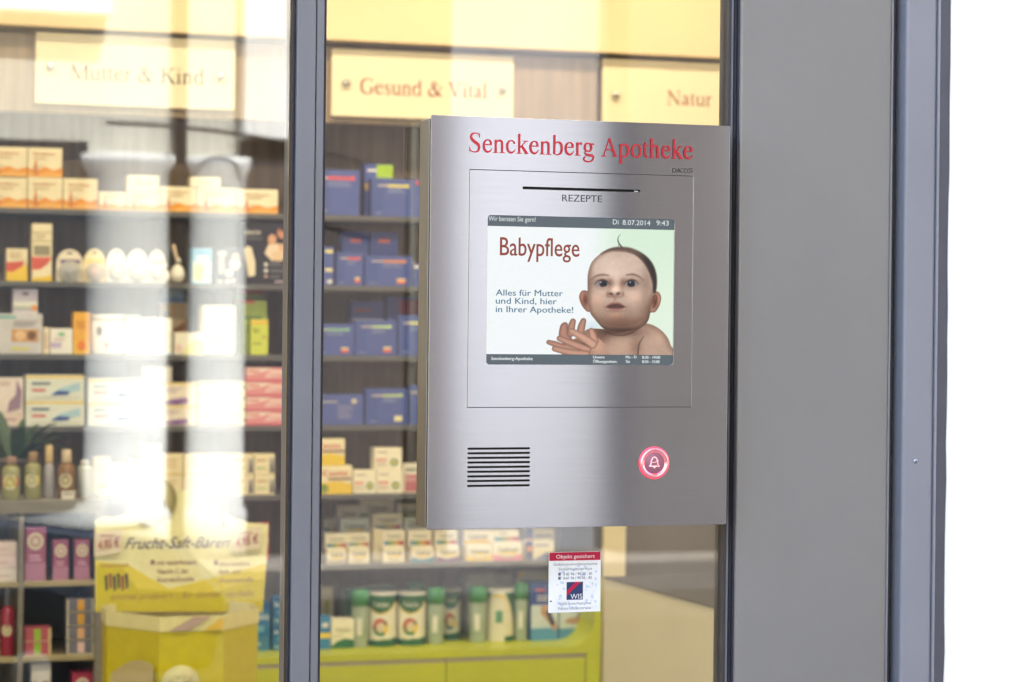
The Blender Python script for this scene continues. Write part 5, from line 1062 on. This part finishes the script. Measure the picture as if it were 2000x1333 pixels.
# --- screen: the page is painted cell by cell from shapes, then shown by a light giving mesh
def sms(x): x = np.clip(x, 0, 1); return x * x * (3 - 2 * x)
NX, NY = 366, 252
gxs = np.linspace(0, 1, NX); gys = np.linspace(0, 1, NY)
U, Vv = np.meshgrid(gxs, gys)                       # v from the top
CXp = (952 + U * 364 - 1060) * 4.937; CYp = (441.5 + Vv * 252 + U * 5 - 440 - 2.5) * 4.937
def sdf(pts, smooth=True):
    if smooth: pts = [(p[0], p[1]) for p in catmull([(*p, 0) for p in pts] + [(*pts[0], 0)], 5)][:-1]
    d = np.full(CXp.shape, 1e9); ins = np.zeros(CXp.shape, bool); n = len(pts)
    for i in range(n):
        x1, y1 = pts[i]; x2, y2 = pts[(i + 1) % n]; ex, ey = x2 - x1, y2 - y1
        t = np.clip(((CXp - x1) * ex + (CYp - y1) * ey) / (ex * ex + ey * ey + 1e-9), 0, 1)
        d = np.minimum(d, (CXp - x1 - t * ex) ** 2 + (CYp - y1 - t * ey) ** 2)
        c = ((y1 > CYp) != (y2 > CYp)) & (CXp < (x2 - x1) * (CYp - y1) / ((y2 - y1) if y2 != y1 else 1e-9) + x1); ins ^= c
    d = np.sqrt(d); return np.where(ins, -d, d)
def line(pts, n=6):
    q = catmull([(*p, 0) if len(p) == 2 else p for p in pts], n); d = np.full(CXp.shape, 1e9)
    for i in range(len(q) - 1):
        x1, y1, r1 = q[i]; x2, y2, r2 = q[i + 1]; ex, ey = x2 - x1, y2 - y1
        t = np.clip(((CXp - x1) * ex + (CYp - y1) * ey) / (ex * ex + ey * ey + 1e-9), 0, 1)
        d = np.minimum(d, np.sqrt((CXp - x1 - t * ex) ** 2 + (CYp - y1 - t * ey) ** 2) - (r1 + (r2 - r1) * t))
    return d
def mk(d, s): return sms(.5 - d / (2 * s))
def gau(cx, cy, rx, ry=None, rot=0):
    ry = ry or rx; x, y = CXp - cx, CYp - cy; c, s = cos(rot), sin(rot); x, y = x * c + y * s, -x * s + y * c
    return np.exp(-(x / rx) ** 2 - (y / ry) ** 2)
img = np.zeros((NY, NX, 3))
def lay(col, m): 
    global img
    img = img * (1 - m[..., None]) + np.array(col, float) / 255 * m[..., None]
def shade(f, m):
    global img
    img = img * (1 + (np.array(f) - 1) * m[..., None])
lay((248, 253, 255), np.ones((NY, NX)))
lay((220, 243, 218), sms((U - .50) / .25) * (.45 + .55 * sms(1 - Vv * .7)))
lay((235, 250, 226), gau(1200, 800, 260, 500) * .5)
lay((214, 232, 240), gau(480, 980, 90, 60) * .8)
SK = (210, 184, 166)
# shoulders and chest
body = sdf([(380, 1330), (395, 1060), (440, 1002), (560, 1000), (700, 1010), (900, 965), (1000, 948), (1100, 985), (1185, 1060), (1235, 1160), (1250, 1330)])
mb_ = mk(body, 5)
lay((192, 160, 140), mb_)
shade((.74, .68, .64), mb_ * mk(-(body + 30), 36) * .8); shade((1.08, 1.08, 1.06), mb_ * gau(1110, 1080, 70, 90)); shade((1.05, 1.03, 1.0), mb_ * gau(780, 1180, 130, 70))
shade((.55, .46, .40), mb_ * gau(740, 1030, 230, 50)); shade((.70, .62, .58), mb_ * gau(560, 1080, 90, 90))
shade((.45, .36, .32), mb_ * mk(line([(1000, 946, 3), (920, 1000, 5), (830, 1050, 6), (720, 1066, 5), (600, 1030, 3)]), 10) * .8)
shade((.42, .34, .30), mb_ * mk(line([(975, 1075, 2), (935, 1140, 5), (922, 1200, 6), (918, 1260, 5)]), 9) * .85)
shade((.80, .75, .72), mb_ * gau(900, 1180, 60, 110))
# ears
for pts, ctr in ([[(440, 650), (405, 622), (368, 630), (347, 680), (362, 745), (395, 800), (435, 832), (470, 800)], (400, 715)], [[(1060, 650), (1100, 632), (1128, 655), (1139, 705), (1122, 775), (1085, 832), (1050, 838), (1020, 830)], (1085, 730)]):
    d = sdf(pts); m = mk(d, 4); lay((178, 132, 112), m); shade((.62, .48, .42), m * gau(ctr[0] + (6 if ctr[0] < 700 else -12), ctr[1], 34, 62)); shade((.75, .65, .6), m * mk(-(d + 10), 9)); shade((1.18, 1.14, 1.1), m * gau(ctr[0] - (22 if ctr[0] < 700 else -30), ctr[1] - 20, 14, 50))
    if ctr[0] > 700: shade((.55, .42, .36), m * mk(line([(1060, 690, 6), (1085, 672, 6), (1098, 700, 7), (1085, 750, 6), (1062, 790, 4)]), 9) * .7)
# head
head = sdf([(426, 560), (430, 450), (466, 340), (556, 252), (640, 208), (740, 196), (850, 210), (960, 268), (1038, 350), (1078, 450), (1086, 560), (1070, 650), (1042, 740), (1034, 840), (1012, 925), (950, 985), (850, 1022), (740, 1030), (640, 1020), (575, 990), (536, 950), (500, 905), (452, 835), (432, 700)])
mh = mk(head, 4)
lay(SK, mh)
t = np.clip((CYp - 600) / 430, 0, 1); shade((.68, .59, .53), mh * sms(t) * .9)
shade((.66, .58, .54), mh * mk(-(head + 24), 30) * .75)
shade((1.09, 1.10, 1.10), mh * gau(680, 380, 190, 110)); shade((1.12, 1.12, 1.12), mh * gau(660, 470, 120, 60) * .5)
shade((.80, .76, .74), mh * gau(1000, 560, 60, 220)); shade((.84, .80, .78), mh * gau(450, 560, 45, 160))
shade((1.12, 1.07, 1.04), mh * gau(510, 700, 70, 70)); shade((1.14, 1.10, 1.07), mh * gau(880, 690, 85, 70))
shade((1.0, .96, .94), mh * gau(520, 760, 60, 50)); shade((.80, .72, .68), mh * gau(745, 935, 190, 55)); shade((1.12, 1.07, 1.03), mh * gau(690, 872, 70, 34)); shade((.88, .82, .78), mh * gau(700, 825, 80, 14))
shade((.60, .50, .44), mh * gau(745, 1016, 230, 34)); shade((.86, .78, .74), mh * mk(line([(560, 900, 4), (640, 950, 8), (740, 965, 9), (860, 950, 8), (960, 890, 4)]), 26) * .7); shade((.85, .80, .77), mh * gau(1000, 850, 60, 130))
# eye sockets, brows, eyes
for ex, ey, s in ((566, 552, 1), (848, 552, -1)):
    shade((.66, .57, .53), mh * gau(ex, ey - 8, 86, 42)); shade((.93, .89, .87), mh * gau(ex, ey + 52, 70, 20)); shade((.80, .73, .70), mh * gau(ex + s * 80, ey - 10, 34, 44))
    eye = sdf([(ex - 68, ey + 8), (ex - 40, ey - 22), (ex, ey - 34), (ex + 40, ey - 24), (ex + 66, ey + 10), (ex + 36, ey + 28), (ex, ey + 34), (ex - 40, ey + 26)])
    me = mk(eye, 4); lay((152, 140, 140), me); ir = np.sqrt((CXp - ex - (12 if s > 0 else -2)) ** 2 + (CYp - ey) ** 2)
    lay((40, 38, 48), me * mk(ir - 38, 6)); lay((24, 22, 30), me * mk(ir - 22, 7)); pass
    lay((235, 238, 244), me * gau(ex - 12, ey - 12, 7, 7))
    lay((64, 46, 42), mk(line([(ex - 72, ey + 10, 2), (ex - 40, ey - 24, 5), (ex, ey - 37, 6), (ex + 42, ey - 26, 5), (ex + 70, ey + 10, 2)]), 6) * .9)
    lay((140, 100, 88), mk(line([(ex - 50, ey + 26, 1), (ex, ey + 37, 2), (ex + 45, ey + 26, 1)]), 6) * .6)
    lay((170, 132, 116), mk(line([(ex - 60, ey - 40, 1), (ex, ey - 58, 2), (ex + 55, ey - 44, 1)]), 7) * .5)
lay((112, 80, 64), mk(line([(463, 516, 3), (500, 484, 8), (560, 467, 11), (626, 473, 6)]), 13) * .72)
lay((112, 80, 64), mk(line([(800, 469, 6), (860, 463, 11), (920, 483, 9), (962, 520, 3)]), 13) * .72)
# nose
shade((1.10, 1.09, 1.09), mh * gau(700, 555, 40, 70) * .6); shade((.93, .89, .87), mh * gau(640, 590, 22, 60)); shade((.93, .89, .87), mh * gau(755, 590, 20, 55))
shade((1.22, 1.18, 1.16), mh * gau(694, 610, 44, 26)); shade((.80, .71, .67), mh * gau(690, 678, 72, 18)); shade((.80, .70, .66), mh * gau(622, 654, 14, 24)); shade((.80, .70, .66), mh * gau(768, 654, 14, 24))
lay((70, 40, 36), gau(654, 655, 21, 13, .25)); lay((70, 40, 36), gau(722, 652, 21, 13, -.25)); shade((.82, .74, .70), mh * mk(line([(612, 640, 3), (606, 664, 5), (630, 684, 4), (690, 690, 4), (745, 684, 4), (772, 664, 5), (766, 640, 3)]), 18) * .45)
shade((.86, .80, .77), mh * gau(690, 712, 18, 22)); shade((1.12, 1.08, 1.06), mh * gau(665, 712, 9, 20))
# mouth
lip = sdf([(604, 784), (640, 748), (676, 736), (694, 744), (716, 736), (752, 750), (792, 782), (750, 810), (698, 820), (645, 810)])
lay((146, 98, 88), mk(lip, 9) * .95); lay((170, 122, 110), mk(lip, 9) * gau(700, 812, 70, 12) * .8)
lay((84, 48, 46), mk(sdf([(612, 786), (652, 762), (694, 754), (738, 760), (786, 785), (742, 796), (697, 800), (652, 796)]), 6)); lay((122, 74, 70), gau(700, 792, 44, 7) * .6)
shade((1.12, 1.05, 1.02), mh * gau(650, 748, 26, 9)); shade((.86, .80, .78), mh * gau(594, 786, 12, 12)); shade((.86, .80, .78), mh * gau(802, 784, 12, 12))
# hair
hair = sdf([(548, 262), (600, 226), (660, 200), (740, 190), (850, 204), (964, 262), (1044, 346), (1086, 450), (1094, 560), (1082, 640), (1062, 632), (1058, 560), (1040, 490), (1008, 410), (956, 330), (880, 268), (800, 240), (740, 232), (660, 230), (600, 246)])
mm = mk(hair, 14); lay((96, 74, 62), mm); shade((.45, .42, .42), mm * sms((CXp - 860) / 170)); lay((150, 112, 96), mm * gau(760, 228, 60, 12) * .6); lay((118, 92, 78), mm * gau(880, 236, 60, 18, .5) * .5)
lay((130, 100, 84), mk(hair, 26) * (1 - mm) * mh * .6)
for k in range(9): lay((70, 52, 44), mk(line([(840 + 22 * k, 225 + 14 * k, 1), (930 + 14 * k, 300 + 20 * k, 1.5), (1010 + 6 * k, 420 + 20 * k, 1)]), 4) * .28 * mm)
lay((80, 70, 72), mk(line([(741, 64, 1), (719, 92, 3), (714, 124, 5), (726, 158, 6), (752, 192, 8)]), 4) * .95); lay((90, 80, 80), mk(line([(716, 130, 2), (722, 166, 3), (718, 192, 2)]), 4) * .7)
# hands
HK = (184, 142, 122)
def finger(pts, col=HK, sh=1.0):
    pts = [(p[0], p[1], p[2] * 1.12) for p in pts]; d = line(pts); m = mk(d, 4); lay(col, m); shade((.66, .55, .5), m * mk(-(d + 9), 13) * .7 * sh); rmax = max(p[2] for p in pts); shade((1.16, 1.12, 1.1), m * mk(d + rmax * .55, 14) * .8)
finger([(240, 1120, 46), (205, 1060, 42), (205, 985, 34), (214, 962, 26)], (168, 124, 106))
finger([(270, 1040, 34), (276, 980, 31), (290, 926, 25)], (172, 130, 112)); finger([(360, 1060, 34), (372, 980, 32), (390, 920, 24)], (172, 130, 112))
finger([(330, 1190, 30), (210, 1180, 28), (130, 1150, 26), (62, 1128, 20)], (174, 130, 112))
d = sdf([(190, 1240), (230, 1150), (320, 1090), (420, 1085), (520, 1085), (585, 1140), (625, 1210), (650, 1330), (190, 1330)]); m = mk(d, 5); lay((188, 148, 126), m)
shade((.62, .52, .46), m * gau(400, 1160, 80, 26)); shade((.74, .64, .58), m * gau(300, 1130, 60, 40)); shade((1.12, 1.1, 1.06), m * gau(530, 1170, 50, 70)); shade((.7, .6, .54), m * gau(360, 1235, 90, 20))
finger([(500, 1120, 34), (480, 1060, 32), (466, 1018, 25)], (188, 144, 124)); finger([(430, 1200, 34), (300, 1150, 30), (165, 1092, 25)], (182, 140, 120))
finger([(480, 1150, 40), (380, 1080, 34), (275, 1020, 26)], (194, 152, 130)); finger([(420, 1250, 34), (260, 1228, 30), (120, 1192, 25)], (184, 142, 122))
shade((.6, .5, .44), mk(line([(330, 1110, 3), (400, 1150, 5), (450, 1180, 3)]), 10) * .7)
rng = np.random.default_rng(3)
for s_, amp in ((5, .012), (23, .010)):
    g_ = rng.normal(0, 1, (NY // s_ + 3, NX // s_ + 3)); yy_ = np.arange(NY) / s_; xx_ = np.arange(NX) / s_; y0_ = yy_.astype(int); x0i = xx_.astype(int); fy = sms(yy_ - y0_)[:, None]; fx = sms(xx_ - x0i)[None, :]
    gg = (g_[y0_][:, x0i] * (1 - fx) + g_[y0_][:, x0i + 1] * fx) * (1 - fy) + (g_[y0_ + 1][:, x0i] * (1 - fx) + g_[y0_ + 1][:, x0i + 1] * fx) * fy
    img *= 1 + (np.maximum(mh, mb_) * gg * amp)[..., None] * np.array((1, 1.15, 1.2))
img *= 1 + rng.normal(0, .012, (NY, NX, 1)); img = np.clip(img, 0, 1)
lin = np.where(img <= .04045, img / 12.92, ((img + .055) / 1.055) ** 2.4)
def screen_mat(name, attr=True, col=(1, 1, 1), k=1.0):
    m = bpy.data.materials.new(name); m.use_nodes = True; nt = m.node_tree; b = nt.nodes['Principled BSDF']
    b.inputs['Base Color'].default_value = (.01, .01, .01, 1); b.inputs['Roughness'].default_value = .35; b.inputs['Specular IOR Level'].default_value = .3
    b.inputs['Emission Strength'].default_value = k / 2 ** EXPO
    if attr:
        a = nt.nodes.new('ShaderNodeVertexColor'); a.layer_name = 'Col'; nt.links.new(a.outputs[0], b.inputs['Emission Color'])
    else: b.inputs['Emission Color'].default_value = (*col, 1)
    return m
M_['page'] = screen_mat('lit_screen_page', k=.93); M_['lcd'] = screen_mat('lit_screen_print', k=.9)
ys = YF + .0022
zt_c, zb_c = PT(952, 441.5)[1], PT(951, 692)[1]
sc0 = empty('screen', (0, 0, 0)); sc0.parent = tm
X3 = qx0 - .001 + gxs * (qx1 - qx0 + .002); Z3 = zt_c + gys * (zb_c - zt_c)
XX, ZZ = np.meshgrid(X3, Z3); co = np.stack([XX, np.full(XX.shape, ys), ZZ], -1).reshape(-1, 3)
idx = np.arange(NX * NY).reshape(NY, NX); fq = np.stack([idx[1:, :-1], idx[1:, 1:], idx[:-1, 1:], idx[:-1, :-1]], -1).reshape(-1, 4)
me = bpy.data.meshes.new('screen_page'); me.vertices.add(len(co)); me.vertices.foreach_set('co', co.ravel().astype(np.float32))
me.loops.add(fq.size); me.loops.foreach_set('vertex_index', fq.ravel().astype(np.int32)); me.polygons.add(len(fq)); me.polygons.foreach_set('loop_start', np.arange(0, fq.size, 4, dtype=np.int32))
me.update(calc_edges=True)
ca = me.color_attributes.new('Col', 'FLOAT_COLOR', 'POINT'); ca.data.foreach_set('color', np.concatenate([lin.reshape(-1, 3), np.ones((NX * NY, 1))], 1).ravel().astype(np.float32))
me.materials.append(M_['page']); me.validate()
pg = bpy.data.objects.new('screen_page', me); COL.objects.link(pg); pg.parent = sc0
BAR = S(92, 104, 112); BARD = S(74, 84, 94)
MB().box(qx0 - .001, qx1 + .001, ys, ys + .001, zt_c + .0001, qz1 + .001, BAR).build('screen_bar', M_['lcd'], sc0)
MB().box(qx0 - .001, qx1 + .001, ys, ys + .001, qz0 - .001, zb_c - .0001, BAR).build('screen_bar', M_['lcd'], sc0)
yt = ys - .0003
st = MB(); WH = S(238, 244, 244)
tt(st, 'Wir beraten Sie gern!', 955, 1047, 431.5, 9.5, yt, col=WH, bold=0); st.build('greeting', M_['lcd'], sc0); st = MB(); tt(st, 'Di', 1198, 1209, 438.5, 10, yt, col=WH); tt(st, '8.07.2014', 1217, 1271, 439.5, 10, yt, col=WH); tt(st, '9:43', 1283, 1307, 440.5, 10, yt, col=WH)
st.build('clock', M_['lcd'], sc0); st = MB()
tt(st, 'Babypflege', 977, 1132, 499, 36, yt, col=S(150, 62, 46), bold=.012)
st.build('headline', M_['lcd'], sc0); st = MB()
TB = S(70, 116, 146)
tt(st, 'Alles für Mutter', 969, 1100, 577.5, 12, yt, col=TB, bold=.012); tt(st, 'und Kind, hier', 969, 1088, 593.5, 12, yt, col=TB, bold=.012); tt(st, 'in Ihrer Apotheke!', 969, 1120, 610, 12, yt, col=TB, bold=.012)
st.build('message_lettering', M_['lcd'], sc0); st = MB()
tt(st, 'Senckenberg-Apotheke', 960, 1041, 703.5, 6, yt, col=WH, bold=.03)
st.build('shop_name', M_['lcd'], sc0); st = MB()
for a, u0, u1, v in (('Unsere', 1159, 1181, 700.5), ('Öffnungszeiten:', 1159, 1206, 709), ('Mo - Fr', 1223, 1245, 700.5), ('Sa', 1223, 1231, 709), ('8:30 - 19:00', 1255, 1290, 701), ('8:30 - 15:00', 1255, 1289, 709.5)): tt(st, a, u0, u1, v, 5.5, yt, col=WH, bold=.03)
st.build('opening_hours', M_['lcd'], sc0)

# ------------------------------------------------------------------ alarm sticker on the pane
yk = -.0006
def PK(u, v): return P(u, v, yk)
k0, k1 = PK(1071.5, 1137)[0], PK(1173, 1137)[0]; kz1, kz0 = PK(1122, 1078)[1], PK(1122, 1196)[1]; kw, kh = k1 - k0, kz1 - kz0
sk = MB(); sk.box(k0, k1, yk, -.0001, kz0, kz1, S(240, 242, 246)); y1 = yk - .00015
sk.rect(k0 + .0006, k1 - .0006, kz1 - kh * .145, kz1 - .0006, y1, S(186, 10, 62))
def ks(t_, fx0, fx1, fz, fh, col, bold=0.0): sk.text(t_, k0 + fx0 * kw, kz0 + fz * kh, fh * kh, y1 - .0001, col, width=(fx1 - fx0) * kw, bold=bold)
NV = S(46, 60, 104); GB = S(104, 112, 134)
ks('Objekt gesichert', .14, .88, .893, .062, S(244, 240, 242)); ks('Gefahrenmeldesysteme', .09, .93, .775, .045, GB); ks('Sicherheitsservice', .19, .83, .695, .045, GB)
ks('0 61 96 / 90 05 - 81', .28, .83, .612, .044, NV, .006); ks('0 61 96 / 90 05 - 82', .28, .83, .545, .044, NV, .006)
ks('VdS-anerkannte', .20, .82, .125, .045, GB); ks('Notrufzentrale', .19, .82, .045, .045, GB)
for fz in (.612, .545):
    a, b2 = k0 + .18 * kw, kz0 + fz * kh; sk.poly([(a, b2), (a + .0042, b2), (a + .0036, b2 + .0022), (a + .0006, b2 + .0022)], y1, NV).rect(a - .0003, a + .0045, b2 + .0026, b2 + .0035, y1, NV).rect(a + .0006, a + .0036, b2 + .0034, b2 + .0041, y1, NV)
qa, qb = k0 + .345 * kw, k0 + .66 * kw; za, zb2 = kz0 + .205 * kh, kz0 + .50 * kh
sk.rect(qa, qb, za, zb2, y1, NV); sk.poly([(qa, za + (zb2 - za) * .24), (qa + (qb - qa) * .84, zb2), (qa + (qb - qa) * .55, zb2), (qa, za + (zb2 - za) * .47)][0:1] + [(qa + (qb - qa) * .88, zb2), (qa + (qb - qa) * .54, zb2), (qa, za + (zb2 - za) * .48)], y1 - .0001, S(196, 14, 66))
sk.text('WIS', qa + (qb - qa) * .24, za + .0012, kh * .085, y1 - .0002, S(238, 238, 242), width=(qb - qa) * .72)
rs = random.Random(5)
for k in range(90):   # worn bluish blotches in the print
    bx, bz = k0 + kw * rs.uniform(.16, .92), kz0 + kh * rs.uniform(.08, .78)
    if qa - .003 < bx < qb + .003 and za - .003 < bz < zb2 + .003: continue
    rr_ = rs.uniform(.0008, .0026); sk.poly([(bx + rr_ * rs.uniform(.6, 1.2) * cos(2 * pi * j / 8), bz + rr_ * rs.uniform(.6, 1.2) * sin(2 * pi * j / 8)) for j in range(8)], y1 - .00001 + .00009 * rs.random(), S(206, 218, 238))
sk.ell(k0 + kw * .045, kz0 + kh * .19, .0016, .0011, y1 - .0002, S(40, 40, 60), 10)
tag(sk.build('alarm_sticker', M_['card']), 'white alarm company sticker with magenta header on the pane below the terminal', 'sticker')
fr_ = MB(); fr_.box(k0 - .0015, k1 + .0015, -.00008, -.00002, kz0 - .0015, kz1 + .0015)
